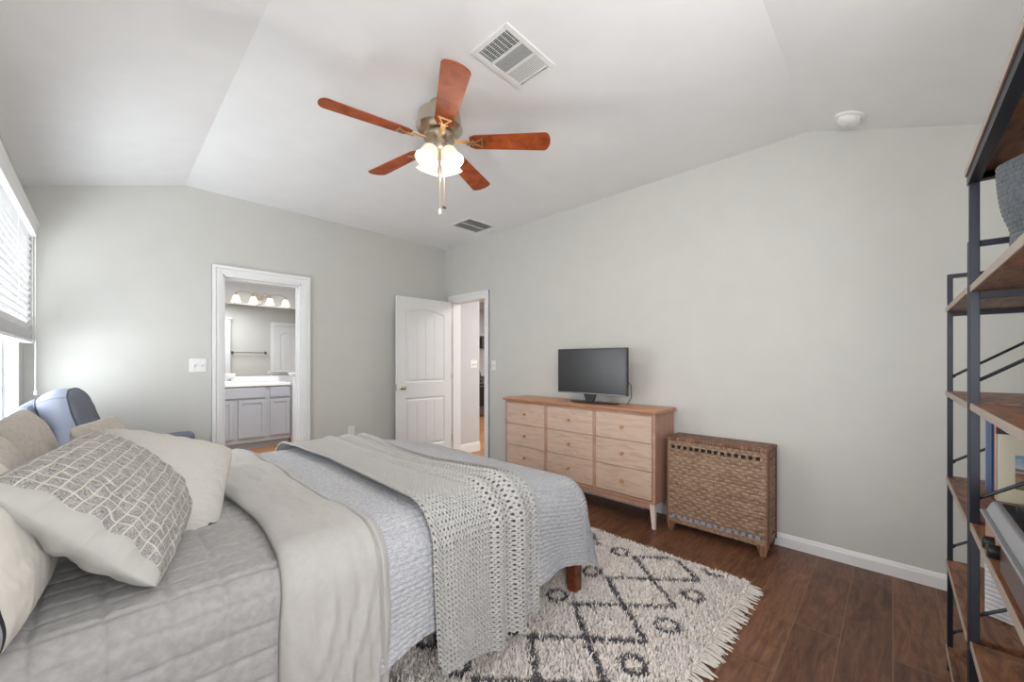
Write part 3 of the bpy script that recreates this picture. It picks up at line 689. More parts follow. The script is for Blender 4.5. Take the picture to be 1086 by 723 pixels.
# ------------------------------------------------------------ dresser
DX0, DX1, DYa, DYb = 2.83, 3.17, 1.262, 2.828
dr = empty('dresser', (3.0, 2.045, 0), 'light oak dresser with nine drawers against the right wall', 'dresser')
zb = .185; zt = .858
for y0, y1 in ((DYa, DYa+.022), (DYb-.022, DYb)): part(MB().box(DX0, DX1, y0, y1, zb, zt).build('side_panel', M['oakside'], bev=.002), dr)
part(MB().box(DX0+.02, DX1, DYa+.022, DYb-.022, zb, zt-.002).build('carcass', M['oak']), dr)
b = MB().box(DX0, DX0+.019, DYa+.022, DYb-.022, zb, .205).box(DX0, DX0+.019, DYa+.022, DYb-.022, .842, zt)
cols = [(1.289, 1.768), (1.798, 2.283), (2.317, 2.802)]
for y0, y1 in ((1.770, 1.796), (2.285, 2.315)): b.box(DX0, DX0+.019, y0, y1, .205, .842)
part(b.build('face_frame', M['oakside'], bev=.0015), dr)
b = MB().prism([(DX0-.014, .862), (DX0+.004, .8585), (DX1, .8585), (DX1, .884), (DX0-.02, .884), (DX0-.02, .878)], DYa-.02, DYb+.02, 'y')
part(b.build('top', M['oaktop'], bev=.002), dr)
rows = [(.636, .838), (.424, .631), (.211, .419)]
for (y0, y1) in cols:
    for (z0, z1) in rows:
        d_ = part(MB().box(DX0-.001, DX0+.018, y0, y1, z0, z1).build('drawer', M['oak'], bev=.0015), dr)
        T = Matrix.Translation((DX0-.001, (y0+y1)/2, (z0+z1)/2)) @ Matrix.Rotation(-PI/2, 4, 'Y')
        part(MB().lathe([(.010, 0), (.008, .004), (.007, .012), (.013, .018), (.015, .022), (.012, .026)], T=T, seg=16).build('knob', M['oaktop'], smooth=True), d_)
part(MB().box(DX0+.01, DX0+.03, DYa+.05, DYb-.05, .145, zb).box(DX1-.03, DX1-.01, DYa+.05, DYb-.05, .145, zb).box(DX0+.03, DX1-.03, DYa+.05, DYa+.07, .145, zb).box(DX0+.03, DX1-.03, DYb-.07, DYb-.05, .145, zb).build('apron', M['oakside'], bev=.002), dr)
for (x, sx) in ((DX0+.012, -1), (DX1-.05, 1)):
    for (y, sy) in ((DYa+.012, -1), (DYb-.052, 1)):
        b = MB(); w0, w1_ = .042, .024
        top = [(x, y), (x+w0, y), (x+w0, y+w0), (x, y+w0)]; xo = x+(0 if sx < 0 else w0-w1_); yo = y+(0 if sy < 0 else w0-w1_)
        xo += sx*.008; yo += -sy*(-.008)
        bot = [(xo, yo), (xo+w1_, yo), (xo+w1_, yo+w1_), (xo, yo+w1_)]
        b.add([(*p, 0) for p in bot]+[(*p, .184) for p in top], [(3, 2, 1, 0), (4, 5, 6, 7)]+[(i, (i+1) % 4, 4+(i+1) % 4, 4+i) for i in range(4)])
        part(b.build('leg', M['oakleg'], bev=.002), dr)

# ------------------------------------------------------------ television
tv = empty('television', (3.0, 1.9, .884), 'flat black television on top of the oak dresser', 'television')
tx = 2.955; ty0, ty1, tz0, tz1 = 1.555, 2.255, .962, 1.362
part(MB().box(tx, tx+.03, ty0, ty1, tz0, tz1).build('bezel', M['blackplastic'], bev=.003), tv)
part(MB().box(tx-.0008, tx+.001, ty0+.012, ty1-.012, tz0+.02, tz1-.012).build('screen', M['screen']), tv)
part(MB().prism([(tx+.03, tz0+.01), (tx+.065, tz0+.04), (tx+.065, tz0+.22), (tx+.03, tz1-.06)], ty0+.06, ty1-.06, 'y').build('rear_housing', M['blackplastic'], bev=.004), tv)
part(MB().box(tx-.0012, tx, ty0+.012, ty1-.012, tz0+.004, tz0+.009).build('trim_strip', M['silver']), tv)
part(MB().prism([(1.845, tz0+.01), (1.985, tz0+.01), (1.955, .905), (1.94, .893), (1.89, .893), (1.875, .905)], tx+.008, tx+.026, 'x').build('stand_neck', M['blackplastic'], bev=.003), tv)
arc = [(tx+.02+.09*math.cos(t_)*-1+.03, 1.905+.24*math.sin(t_)) for t_ in np.linspace(-PI/2, PI/2, 16)]
arc2 = [(tx+.075, 1.905+.24), (tx+.075, 1.905-.24)]
part(MB().prism(arc+arc2, .885, .893, 'z').build('stand_base', M['blackplastic'], bev=.002), tv)
part(MB().tube([(tx+.06, 1.60, 1.10), (tx+.09, 1.565, 1.05), (tx+.085, 1.56, .95), (tx+.05, 1.575, .90), (tx+.10, 1.60, .888)], .003, 6).build('power_cable', M['blackplastic'], smooth=True), tv)

# ------------------------------------------------------------ wicker hamper
HX0, HX1, HY0, HY1, HZ0, HZ1 = 2.93, 3.165, .572, 1.214, .06, .665
hm = empty('laundry_hamper', (3.05, .89, 0), 'brown woven wicker laundry hamper with lid, right of the dresser', 'hamper')
def wicker_panel(name, org, ua, L, H, nrm, holes=True):
    """woven panel: u along ua (length L), v up (height H); real over-under strands and an open lattice near top and bottom"""
    du = .0042; nu = int(L/du)+1; nv = int(H/du)+1
    u, v_ = np.meshgrid(np.linspace(0, L, nu), np.linspace(0, H, nv), indexing='ij')
    pu, pv = .064, .0215
    row = np.floor(v_/pv); ph = (u/pu+.5*row)
    cs = np.cos(2*PI*ph); cs = np.sign(cs)*np.abs(cs)**.5
    h = .0024*cs+.0048*np.clip(1-((v_/pv-row)*2-1)**4, 0, 1)
    rr = np.sin(row*12.9898)*43758.5; rr = rr-np.floor(rr)
    ru = np.sin(row*37.7+np.floor(u/pu+.5*row)*78.233)*43758.5; ru = ru-np.floor(ru)
    tone = .30+.28*(cs+1)/2+.30*(rr-.5)+.45*(ru-.5)+.10  # painted shade: strands darker where they pass under; also random strand tone
    edge = (v_ > H-.018) | (v_ < .018) | (u < .014) | (u > L-.014)
    h = np.where(edge, .006*np.abs(np.sin(u/.009+v_/.009)), h); tone = np.where(edge, .45+.2*np.sin(u/.006), tone)
    o3 = np.array(org)[None, None, :]; P = o3+u[..., None]*np.array(ua)+v_[..., None]*np.array([0, 0, 1.])+h[..., None]*np.array(nrm)
    uc = (u[:-1, :-1]+u[1:, 1:])/2; vc = (v_[:-1, :-1]+v_[1:, 1:])/2
    hole = np.zeros_like(uc, bool)
    if holes:
        fu = np.mod((uc-.02)/.042, 1)
        for zc_, hh in ((H-.045, .012), (.05, .011)):
            hole |= (np.abs(vc-zc_) < hh) & (fu > .2) & (fu < .82) & (uc > .02) & (uc < L-.02)
    return grid(name, P, M['wicker'], hm, attrs={'tone': np.clip(tone, 0, 1)}, mask=~hole, solid=.004, offset=0)
wicker_panel('front_panel', (HX0+.006, HY1, HZ0), (0, -1, 0), HY1-HY0, HZ1-HZ0, (-1, 0, 0))
wicker_panel('side_panel', (HX0+.004, HY0+.006, HZ0), (1, 0, 0), HX1-HX0-.008, HZ1-HZ0, (0, -1, 0))
wicker_panel('side_panel', (HX0+.004, HY1-.006, HZ0), (1, 0, 0), HX1-HX0-.008, HZ1-HZ0, (0, 1, 0))
part(MB().box(HX1-.008, HX1, HY0+.008, HY1-.008, HZ0, HZ1).build('back_panel', M['wickerlid']), hm)
part(MB().box(HX0+.016, HX1-.012, HY0+.018, HY1-.018, HZ0+.004, HZ0+.16).build('liner', M['liner']), hm)
part(MB().box(HX0+.018, HX1-.012, HY0+.02, HY1-.02, HZ0+.16, HZ1-.004).build('dark_interior', M['dark']), hm)  # dark block standing in for the shaded hollow behind the lattice
part(MB().box(HX0-.008, HX1+.003, HY0-.010, HY1+.010, HZ1, HZ1+.024).build('lid', M['wickerlid'], bev=.006), hm)
for (x, y) in ((HX0+.004, HY0), (HX0+.004, HY1), (HX1-.004, HY0), (HX1-.004, HY1)): part(MB().tube([(x, y, HZ0-.004), (x, y, HZ1)], .008, 8).build('corner_post', M['wickerlid'], smooth=True), hm)
for (y, s) in ((HY0, 1), (HY1, -1)):
    for x0, x1 in ((HX0-.006, HX0+.012), (HX1-.014, HX1)):
        part(MB().prism([(y-s*.004, HZ0+.012), (y+s*.066, HZ0+.012), (y+s*.042, .0), (y+s*.010, .0)], x0, x1, 'x').build('foot', M['wickerlid'], bev=.004), hm)

# ------------------------------------------------------------ rug
RX0, RX1, RY0, RY1 = .50, 2.50, .575, 2.98
rug = empty('area_rug', (1.7, 1.8, 0), 'cream shaggy area rug with dark grey diamonds and fringe, under the bed', 'rug')
part(MB().box(RX0, RX1, RY0, RY1, .001, .009).build('backing', M['backing'], bev=.002), rug)
def rug_dark(x, y):
    d = np.zeros_like(x, bool); P_ = .33
    for base in (.78, 1.42, 2.06, 2.70):
        fx = np.mod(x-1.32, P_); yy = (y-base)/.385
        ins = (yy > -.03) & (yy < 1.03)
        g1 = np.abs(fx-yy*P_); g1 = np.minimum(g1, P_-g1); g2 = np.abs(fx-(1-yy)*P_); g2 = np.minimum(g2, P_-g2)
        d |= ins & ((g1 < .017) | (g2 < .017))
    for (yc_, ox) in ((.755, .165), (1.265, .0), (1.915, .165), (2.55, 0)):
        fx = np.mod(x-1.32-ox+P_/2, P_)-P_/2; rr = np.hypot(fx, (y-yc_)*1.0)
        d |= (rr > .036) & (rr < .062)
    d |= (np.abs(y-.62+.0*x) < .012) & (x < 1.42)
    return d & (x < 2.46) & (x > .92)
sp = .0098
gx, gy = np.meshgrid(np.arange(RX0+.004, RX1-.002, sp), np.arange(RY0+.004, RY1-.002, sp), indexing='ij')
gx = gx.ravel(); gy = gy.ravel(); keep = ((gy < 2.0) & (gx > .8)) | (RNG.random(gx.size) < .25); gx = gx[keep]; gy = gy[keep]
gx = gx+RNG.uniform(-.4, .4, gx.size)*sp; gy = gy+RNG.uniform(-.4, .4, gy.size)*sp
dk = rug_dark(gx+RNG.normal(0, .003, gx.size), gy+RNG.normal(0, .003, gx.size))
# yarn tint: cream with slightly warmer and greyer strands
tint = RNG.uniform(0, 1, gx.size)[:, None]
cr = np.array(srgb(250, 243, 236)[:3])*(1-tint)+np.array(srgb(235, 226, 220)[:3])*tint
dkc = np.array(srgb(78, 78, 86)[:3])*(1-tint)+np.array(srgb(104, 102, 106)[:3])*tint
colr = np.where(dk[:, None], dkc, cr)
nb = 3; N = gx.size
def blades(nb):
    V = []; Cc = []
    for j in range(nb):
        a = RNG.uniform(0, 2*PI, N); lean = RNG.uniform(.006, .020, N); h = RNG.uniform(.016, .026, N)*np.where(dk, .92, 1)
        w_ = RNG.uniform(.0026, .0038, N); ox = RNG.uniform(-.004, .004, N); oy = RNG.uniform(-.004, .004, N)
        dx, dy = np.cos(a), np.sin(a); px, py = -dy*w_, dx*w_
        lvl = [(0, 1.0, 0), (.55, .9, .28), (1.0, .35, 1.0)]
        for (t_, ww, ll) in lvl:
            x = gx+ox+dx*lean*ll; y = gy+oy+dy*lean*ll; z = .007+h*t_
            V.append(np.stack([x-px*ww, y-py*ww, z], 1)); V.append(np.stack([x+px*ww, y+py*ww, z], 1))
    return V
V = blades(nb); V = np.stack(V, 1)       # N, nb*6, 3
nvb = nb*6
F = []
for j in range(nb):
    o_ = j*6
    F += [(o_, o_+1, o_+3, o_+2), (o_+2, o_+3, o_+5, o_+4)]
F = np.array(F)[None]+np.arange(N)[:, None, None]*nvb; F = F.reshape(-1, 4)
me = bpy.data.meshes.new('pile'); me.vertices.add(N*nvb); me.vertices.foreach_set('co', V.reshape(-1).astype(np.float32))
me.loops.add(len(F)*4); me.polygons.add(len(F)); me.loops.foreach_set('vertex_index', F.reshape(-1).astype(np.int32))
me.polygons.foreach_set('loop_start', np.arange(0, len(F)*4, 4, dtype=np.int32)); me.polygons.foreach_set('loop_total', np.full(len(F), 4, np.int32)); me.update(calc_edges=True)
at = me.attributes.new('pile', 'FLOAT_COLOR', 'POINT'); ca = np.repeat(np.concatenate([colr, np.ones((N, 1))], 1)[:, None, :], nvb, 1); at.data.foreach_set('color', ca.reshape(-1).astype(np.float32))
me.materials.append(M['pile']); me.shade_smooth(); po = bpy.data.objects.new('pile', me); C.objects.link(po); part(po, rug); po['kind'] = 'stuff'
for yy, sg in ((RY0, -1), (RY1, 1)):
    b = MB(); x = RX0+.01
    while x < RX1-.005:
        L_ = random.uniform(.045, .08); sw = random.uniform(-.016, .016); p = [(x+random.uniform(-.002, .002), yy+.008*-sg, .014), (x+sw*.25, yy+sg*L_*.35, .012), (x+sw*.7, yy+sg*L_*.7, .008), (x+sw, yy+sg*L_, .005)]
        b.tube(p, [.0055, .005, .0055, .0025], 5)
        if random.random() < .6: b.tube([p[1], (x+sw*.2+random.uniform(-.012, .012), yy+sg*L_*random.uniform(.8, 1.1), .006)], [.004, .002], 5)
        x += random.uniform(.011, .019)
    part(b.build('fringe', M['fringe'], smooth=True), rug)

# ------------------------------------------------------------ bed
BXF, BYN, BYF = 1.85, 1.165, 2.76      # foot end and the two long edges of the bedding
bed = empty('bed', (.8, 1.96, 0), 'queen bed with brown wood frame and mattress, under layered bedding', 'bed')
part(MB().box(-.335, -.285, 1.20, 2.74, .12, .96).build('headboard', M['walnut'], bev=.008), bed)
for y0, y1 in ((1.215, 1.245), (2.69, 2.72)): part(MB().box(-.285, 1.76, y0, y1, .255, .40).build('side_rail', M['walnut'], bev=.004), bed)
part(MB().box(1.76, 1.79, 1.245, 2.69, .255, .40).build('foot_rail', M['walnut'], bev=.004), bed)
for (x, sx) in ((1.72, 1), (-.28, -1)):
    for (y, sy) in ((1.205, -1), (2.66, 1)):
        b = MB(); w0 = .075; w1_ = .055
        bx = x+.012 if sx > 0 else x; by = y if sy < 0 else y+w0-w1_
        top = [(x, y), (x+w0, y), (x+w0, y+w0), (x, y+w0)]; bot = [(bx, by), (bx+w1_, by), (bx+w1_, by+w1_), (bx, by+w1_)]
        z0 = .030 if sx > 0 else 0
        z0 = .012
        b.add([(*p, z0) for p in bot]+[(*p, .405) for p in top], [(3, 2, 1, 0), (4, 5, 6, 7)]+[(i, (i+1) % 4, 4+(i+1) % 4, 4+i) for i in range(4)])
        part(b.build('leg', M['walnut'], bev=.004), bed)
part(MB().box(-.28, 1.74, 1.25, 2.685, .34, .38).build('slats', M['walnut']), bed)
part(MB().box(-.28, 1.66, 1.235, 2.70, .385, .612).build('mattress', M['mattress'], bev=.11), bed)

def top_z(x, y):
    return -.075*sm(x, 1.30, 1.80)-.02*sm(x, .9, 1.4)+.006*wob(x, y, 1.6, 6, 3)
def drape(u, v, zt, r, off, fl=.04, ripple=.0, kr=5.0, x1=BXF, y0=BYN, y1=BYF, seed=0, corner=.16):
    ix1, iy0, iy1 = x1-r, y0+r, y1-r
    ox = np.maximum(u-ix1, 0); oy = np.maximum(v-iy1, 0)-np.maximum(iy0-v, 0)
    D = np.hypot(ox, oy); nx = np.where(D > 1e-9, ox/np.maximum(D, 1e-9), 0); ny = np.where(D > 1e-9, oy/np.maximum(D, 1e-9), 0)
    D = D*(1-corner*2*np.abs(nx*ny))
    a = np.minimum(D/r, PI/2); rem = np.maximum(D-r*PI/2, 0)
    s_ = np.where(np.abs(ny) > .5, u, v)
    rp = ripple*np.sin(6.283*kr*s_+1.3*np.sin(3*s_+seed))*np.minimum(rem/.25, 1)
    out = r*np.sin(a)+rem*fl+rp+off*np.sin(a); down = r*(1-np.cos(a))+rem*np.sqrt(1-np.square(fl))
    x = np.minimum(u, ix1)+nx*out; y = np.clip(v, iy0, iy1)+ny*out
    z = zt+top_z(np.minimum(u, ix1), np.clip(v, iy0, iy1))-down+off*np.cos(a)
    return np.stack([x, y, z], -1)
def push(P, h): return P+normals(P)*h[..., None]
def arc_len(hem_z, zt, r): return r*PI/2+(zt-r-hem_z)   # cloth length past the bend start

# quilt: light grey, stitched in rectangles
ZQ = .69; r_ = .075
hem = arc_len(.392, ZQ, r_)
u, v_ = np.meshgrid(np.arange(-.27, .585, .0055), np.arange(BYN+r_-hem, BYF-r_+hem, .0055), indexing='ij')
P = drape(u, v_, ZQ, r_, 0, .03, .006, 3.1)
cu, cv = .105, .068
fu = np.abs(np.mod(u/cu, 1)*2-1); fv = np.abs(np.mod(v_/cv+.08*np.sin(u*5), 1)*2-1)
h = .0085*(1-fu**10)*(1-fv**8)+.0012*wob(u, v_, 14, 8, 2)+.0012*wob(u*2, v_*.6, 22, 8, 9)*(1-fv**4)
P = push(P, h) if normals(P)[60, 200, 2] > 0 else push(P, -h)
qo = grid('quilt', P, M['quilt'], uv=np.stack([u, v_], -1), solid=.008, offset=-1 if normals(P)[60, 200, 2] > 0 else 1)
tag(qo, 'light grey stitched quilt on the head half of the bed', 'quilt')

# woven coverlet over the foot half, hanging at side and foot
ZV = .700
rv = .14
u, v_ = np.meshgrid(np.arange(.50, BXF-rv+arc_len(.235, ZV-.10, rv), .0045), np.arange(BYN+rv-arc_len(.285, ZV, rv), BYF-rv+.35, .0045), indexing='ij')
P = drape(u, v_, ZV, rv, .008, .07+.10*sm(u, 1.7, 2.0), .010, 2.4, seed=2)
# hem on the near side rises and falls
lowv = sm(-v_, -(BYN+rv-.30), -(BYN+rv-.52)); P[..., 2] += lowv*(.03*np.sin((u-.55)*7.5))
rowh = .019; row = np.floor(v_/rowh); pu = .058
ph = np.mod(u/pu+.5*row, 1); bar = np.clip(1-np.abs(ph*2-1)**10, 0, 1)*np.clip(1-(np.mod(v_/rowh, 1)*2-1)**4, 0, 1)
h = .0075*bar+.0014*wob(u, v_, 40, 10, 5)+.006*wob(u, v_, 3.0, 6, 11)*sm(ZV-P[..., 2], .0, .2)
sgn = 1 if normals(P)[100, 200, 2] > 0 else -1
P = push(P, h*sgn)
co = grid('coverlet', P, M['coverlet'], uv=np.stack([u, v_], -1), solid=.007, offset=-sgn)
tag(co, 'white and grey basket-weave coverlet hanging over the foot of the bed', 'coverlet')

# comforter: white, folded back across the bed in a puffy band, reaching low at the side
rc = .09
L = arc_len(.10, .715, rc)
s, v_ = np.meshgrid(np.linspace(0, 1, 90), np.arange(BYN+rc-L, BYF-rc+.34, .0065), indexing='ij')
side = sm(-v_, -(BYN+.06), -(BYN-.35))
xL = .335+.02*np.sin(v_*5)+.02*sm(v_, 2.0, 2.7)+.05*side*0; xR = .612+.012*np.sin(v_*6+1)+.02*side
puff = np.sqrt(np.clip(1-np.abs(s*2-1)**3.0, 0, 1))
uu = xL+(xR-xL)*s
P = drape(uu, v_, .705, rc, .012, .02, .0, seed=4)
P0 = normals(P); sgn = 1 if P0[45, 200, 2] > 0 else -1
flange = 1-.75*np.exp(-((s-.88)/.018)**2)
wr = .009*wob(uu*1.3, v_*.8, 3.2, 7, 7)+.0036*wob(uu*2.2, v_*.55, 8, 9, 21)*(1+3.2*side)+.0015*wob(uu*2, v_*1.6, 15, 9, 30)*side
h = (.036+.010*side)*puff*flange+wr*puff
P = push(P, h*sgn)
cf = grid('comforter', P, M['duvet'], uv=np.stack([uu, v_], -1), solid=.010, offset=-sgn)
tag(cf, 'puffy white comforter folded back across the middle of the bed', 'comforter')

# knitted throw across the bed
rt = .115; L = arc_len(.175, .72, rt)
s, tt = np.meshgrid(np.arange(0, .56, .0023), np.arange(0, 1.0001, .0025/2.4), indexing='ij')
vmin = BYN+rt-L; vmax = BYF-rt+.26
sn = s/s.max()
# hem outline on the near side
hemv = vmin-.035*sm(sn, .1, .6)+.035*sm(sn, .64, .68)-.03*sm(sn, .70, .80)+.05*sm(sn, .84, .88)+.05*np.exp(-(sn/.035)**2)+.02*np.exp(-((1-sn)/.03)**2)
v_ = hemv+(vmax-hemv)*tt
near = sm(-v_, -1.75, -1.05)
xa = .785+.010*np.sin(v_*4)-.03*sm(v_, 2.4, 2.8); xb = 1.20+.115*near+.05*sm(v_, 2.0, 2.5)+.012*np.sin(v_*5+1)
fold = .06*near
g = sn+.028*np.sin(2*PI*sn*5.5)*sm(sn, .45, .6)
uu = xa+(xb-xa)*np.clip(g, 0, 1.03)
P = drape(uu, v_, .712, rt, .026, .035, .0, seed=6)
N0 = normals(P); sgn = 1 if N0[90, 400, 2] > 0 else -1
folds = .030*np.clip(np.sin(2*PI*(sn*4.6-.30+.06*np.sin(v_*3))), -.25, 1)*sm(sn, .42, .60)*(.55+.45*near)+.012*np.exp(-((sn-.02)/.035)**2)+.010*np.sin(2*PI*sn*1.7)*(near)
rk, ck_ = .0095, .0165
ri = np.floor(v_/rk); par = np.mod(ri, 2); st = np.mod(s/ck_+.5*par, 1)
dx_ = (st-.5)*ck_; dy_ = (np.mod(v_/rk, 1)-.5)*rk
pit = np.exp(-(dx_**2/.0036**2+dy_**2/.0030**2)**1.6)*np.where(par > .5, .75, 1.0)
rib = .0022*np.abs(np.sin(PI*(s/ck_*2+v_/rk*.5)))
h = np.maximum(folds, -.002)+.008+rib+.003*(1-pit)-.006*pit
elip = (dx_/.0039)**2+(dy_/.0036)**2
hole = (elip[:-1, :-1]+elip[1:, 1:])/2 < np.where(par[:-1, :-1] > .5, .30, 1.0)
P = push(P, h*sgn)
th = grid('throw_blanket', P, M['knit'], uv=np.stack([s, v_], -1), mask=~hole, solid=.006, offset=-sgn)
tag(th, 'chunky knitted beige throw laid across the bed over the coverlet', 'blanket')

# pillows
def pillow(name, mat, center, U, V_, w_, h_, t_, label, n=110, wrinkle=.004, seed=0, pinch=.06, ex=2.6, slump=0, uvw=True, group=None, back=None):
    U = Vector(U).normalized(); V_ = Vector(V_); V_ = (V_-U*V_.dot(U)).normalized(); Nn = U.cross(V_)
    root = empty(name, center, label, 'pillow', group)
    a, b_ = np.meshgrid(np.linspace(-1, 1, n), np.linspace(-1, 1, n), indexing='ij')
    # denser towards the seam
    a = np.sin(a*PI/2); b_ = np.sin(b_*PI/2)
    x = a*w_/2*(1-pinch*(1-b_**2)*0-pinch*(1-np.abs(a)**.5*0)*(1-b_**2)*np.abs(a)); y = b_*h_/2*(1-pinch*(1-a**2)*np.abs(b_))
    cr_ = .16; x, y = x*np.sqrt(1-cr_*b_**4), y*np.sqrt(1-cr_*a**4); prof = np.clip((1-np.abs(a)**ex)*(1-np.abs(b_)**ex), 0, 1)**.55
    for sgn_, nm in ((1, 'front'), (-1, 'back')):
        edge = np.clip(1-np.abs(a), 0, .35)/.35*np.clip(1-np.abs(b_), 0, .35)/.35
        rad = wrinkle*(wob(x, y, 9, 8, seed)+.8*wob(x*2, y*.8, 16, 8, seed+5))*np.minimum(1, prof*1.4)
        ruck = wrinkle*1.3*np.sin(np.arctan2(y, x)*22+seed)*(1-edge)*np.minimum(1, prof*1.6)
        z = sgn_*(t_/2*prof+rad+ruck)+slump*(a**2-.4)*(1-0*b_)
        P_ = x[..., None]*np.array(U)+y[..., None]*np.array(V_)+z[..., None]*np.array(Nn)+np.array(center)
        gr_ = grid('cover_'+nm, P_ if sgn_ > 0 else P_[::-1], (mat if sgn_ > 0 or back is None else back), root, uv=(np.stack([x+w_/2, y+h_/2], -1) if sgn_ > 0 else np.stack([x+w_/2, y+h_/2], -1)[::-1]))
    return root, U, V_, Nn
Z0 = .70
pillow('sham_pillow', M['sham'], (-.19, 2.30, .87), (0, 1, 0), (-.22, 0, 1), .62, .40, .15, 'plain beige pillow against the headboard, behind the printed pillow', seed=1)
pillow('sham_pillow', M['sham'], (-.20, 1.66, .87), (0, 1, 0), (-.22, 0, 1), .60, .38, .15, 'plain beige pillow against the headboard at the left edge of the photo', seed=3)
pillow('bordered_pillow', M['border'], (-.20, 1.36, .875), (.10, 1, 0), (-.42, 0, 1), .56, .40, .18, 'pale pillow with grey border and black piping, at the lower left edge', seed=6, wrinkle=.003)
pillow('printed_pillow', M['print'], (.030, 1.60, .862), (.22, .97, .02), (-.70, .05, .75), .70, .42, .20, 'long pillow with grey printed squares and a plain ruffled end', seed=9, n=170, wrinkle=.007, ex=2.2, back=M['plain'])
pillow('sham_pillow', M['sham'], (.02, 2.36, .85), (.3, 1, 0), (-.35, 0, 1), .44, .34, .12, 'small beige pillow peeking out behind the white textured pillow', seed=12)
tc_ = (.135, 1.84, .835)
rt_, U_, V2_, N2_ = pillow('textured_pillow', M['zigzag'], tc_, (.943, -.091, -.316), (.264, .79, .547), .42, .44, .16, 'white zigzag-textured square pillow with a small black tag', seed=14, wrinkle=.003)
tgp = Vector(tc_)+U_*.178-V2_*.186+N2_*.022
T = Matrix.Translation(tgp) @ Matrix((U_, V2_, N2_)).transposed().to_4x4()
tg = part(MB().box(-.014, .014, -.006, .006, -.002, .004, T).build('tag', M['blackink']), rt_); tg['label'] = 'small black cloth tag'

# ------------------------------------------------------------ armchair in the corner
ch = empty('armchair', (.08, 3.82, 0), 'grey-blue armchair in the corner beside the window, behind the bed', 'armchair')
part(MB().prism([(-.34, .16), (-.24, .16), (-.24, .90), (-.29, 1.0), (-.335, 1.0)], 3.42, 4.24, 'y').build('back', M['greyfab'], bev=.018), ch)
part(MB().box(-.22, .46, 3.58, 4.08, .16, .30).build('seat_base', M['greyfab'], bev=.015), ch)
part(MB().box(-.21, .48, 3.585, 4.075, .30, .45).build('seat_cushion', M['greyfab'], bev=.035), ch)
for y0, y1 in ((3.42, 3.57), (4.09, 4.24)): part(MB().box(-.235, .52, y0, y1, .16, .67).build('arm', M['greyfab'], bev=.025), ch)
for x in (-.28, .44):
    for y in (3.48, 4.18): part(MB().lathe([(.014, 0), (.024, .16)], (x, y, 0), 14).build('leg', M['walnut'], smooth=True), ch)
def boxcushion(name, c, U, V_, w_, h_, t_, mat, parent):
    U = np.array(Vector(U).normalized()); V_ = np.array(Vector(V_).normalized()); Nn = np.cross(U, V_); n = 60
    a, b_ = np.meshgrid(np.linspace(-1, 1, n), np.linspace(-1, 1, n), indexing='ij')
    rr = .82; f = lambda q_: np.sign(q_)*np.abs(q_)**.9
    m = np.maximum(np.abs(a)**4, np.abs(b_)**4); x = a*w_/2*(1-.10*b_**4*np.abs(a)); y = b_*h_/2*(1-.10*a**4*np.abs(b_))
    x = x*(1+.05*(1-b_**2)); y = y*(1+.07*(1-a**2))
    Z_ = t_*.32+t_*.20*np.clip((1-a**4)*(1-b_**4), 0, 1)**.6+.004*wob(x, y, 8, 6, 4)
    ps = []
    F_ = x[..., None]*U+y[..., None]*V_+Z_[..., None]*Nn+np.array(c); B_ = x[..., None]*U+y[..., None]*V_-Z_[..., None]*Nn+np.array(c)
    o1 = grid(name, F_, mat, parent); 
    o2 = grid(name+'_rear', B_[::-1], mat, parent)
    # boxed side with welts
    ring = [(i, 0) for i in range(n)]+[(n-1, j) for j in range(n)]+[(i, n-1) for i in range(n-1, -1, -1)]+[(0, j) for j in range(n-1, -1, -1)]
    R = np.array([[F_[i, j]*(1-t)+B_[i, j]*t+(x[i, j]*U+y[i, j]*V_)*.06*math.sin(PI*t) for t in np.linspace(0, 1, 7)] for i, j in ring])
    grid(name+'_side', R, mat, parent)
    for G in (F_, B_):
        part(MB().tube([tuple(G[i, j]) for i, j in ring[::2]], .0045, 6).build('welt', M['welt'], smooth=True), parent)
boxcushion('back_cushion', (-.125, 3.78, .80), (.12, 1, 0), (-.28, 0, 1), .52, .50, .20, M['greyfab'], ch)

# ------------------------------------------------------------ shelving units at the right
SH = [.10, .447, .787, 1.13, 1.467]
def rustic_board(x0, x1, y0, y1, z, u, label=None, greyish=False):
    o = MB().box(x0+.002, x1-.002, y0+.004, y1-.003, z-.018, z).build('shelf_board', M['rustic'])
    part(o, u)
    part(MB().box(x0, x1, y1-.003, y1, z-.019, z+.0005).build('board_edge', M['shelf_edge']), o)
def shelf_unit(name, x0, x1, y0, y1, levels, ztop, pr, label, cx, braced=None):
    u = empty(name, ((x0+x1)/2, (y0+y1)/2, 0), label, 'shelf')
    for x in cx:
        for y in (y0+pr, y1-pr):
            part(MB().box(x-pr, x+pr, y-pr, y+pr, .0, ztop).build('post', M['blackmetal'], bev=.0015), u)
        part(MB().box(x-pr, x+pr, y0+2*pr, y1-2*pr, ztop-2*pr, ztop).build('end_rail', M['blackmetal']), u)
        for z in levels:
            part(MB().box(x-pr, x+pr, y0+2*pr, y1-2*pr, z-.036, z-.019).build('shelf_bracket', M['blackmetal']), u)
        for k in range(len(levels)):
            if braced is not None and x not in braced: break
            za = levels[k]+.06; zb_ = (levels[k+1] if k+1 < len(levels) else ztop)-.05
            if k+1 == len(levels) and ztop-levels[k] < .25: continue
            part(MB().tube([(x, y1-2*pr, za), (x, y0+2*pr, zb_)], .0048, 8).build('side_brace', M['blackmetal']), u)
            part(MB().sphere((x, y1-2*pr, za+.0), .008, 8, 6).build('bolt', M['blackmetal']), u)
    return u
YS1, YS0 = -.158, -.50
u1 = shelf_unit('shelving_unit', 1.76, 2.383, YS0, YS1, SH, 1.60, .0078, 'black metal shelving unit with rustic boards, nearer the right wall', (1.77, 2.375))
for z in SH: rustic_board(1.762, 2.383, YS0+.026, YS1+.004, z, u1)
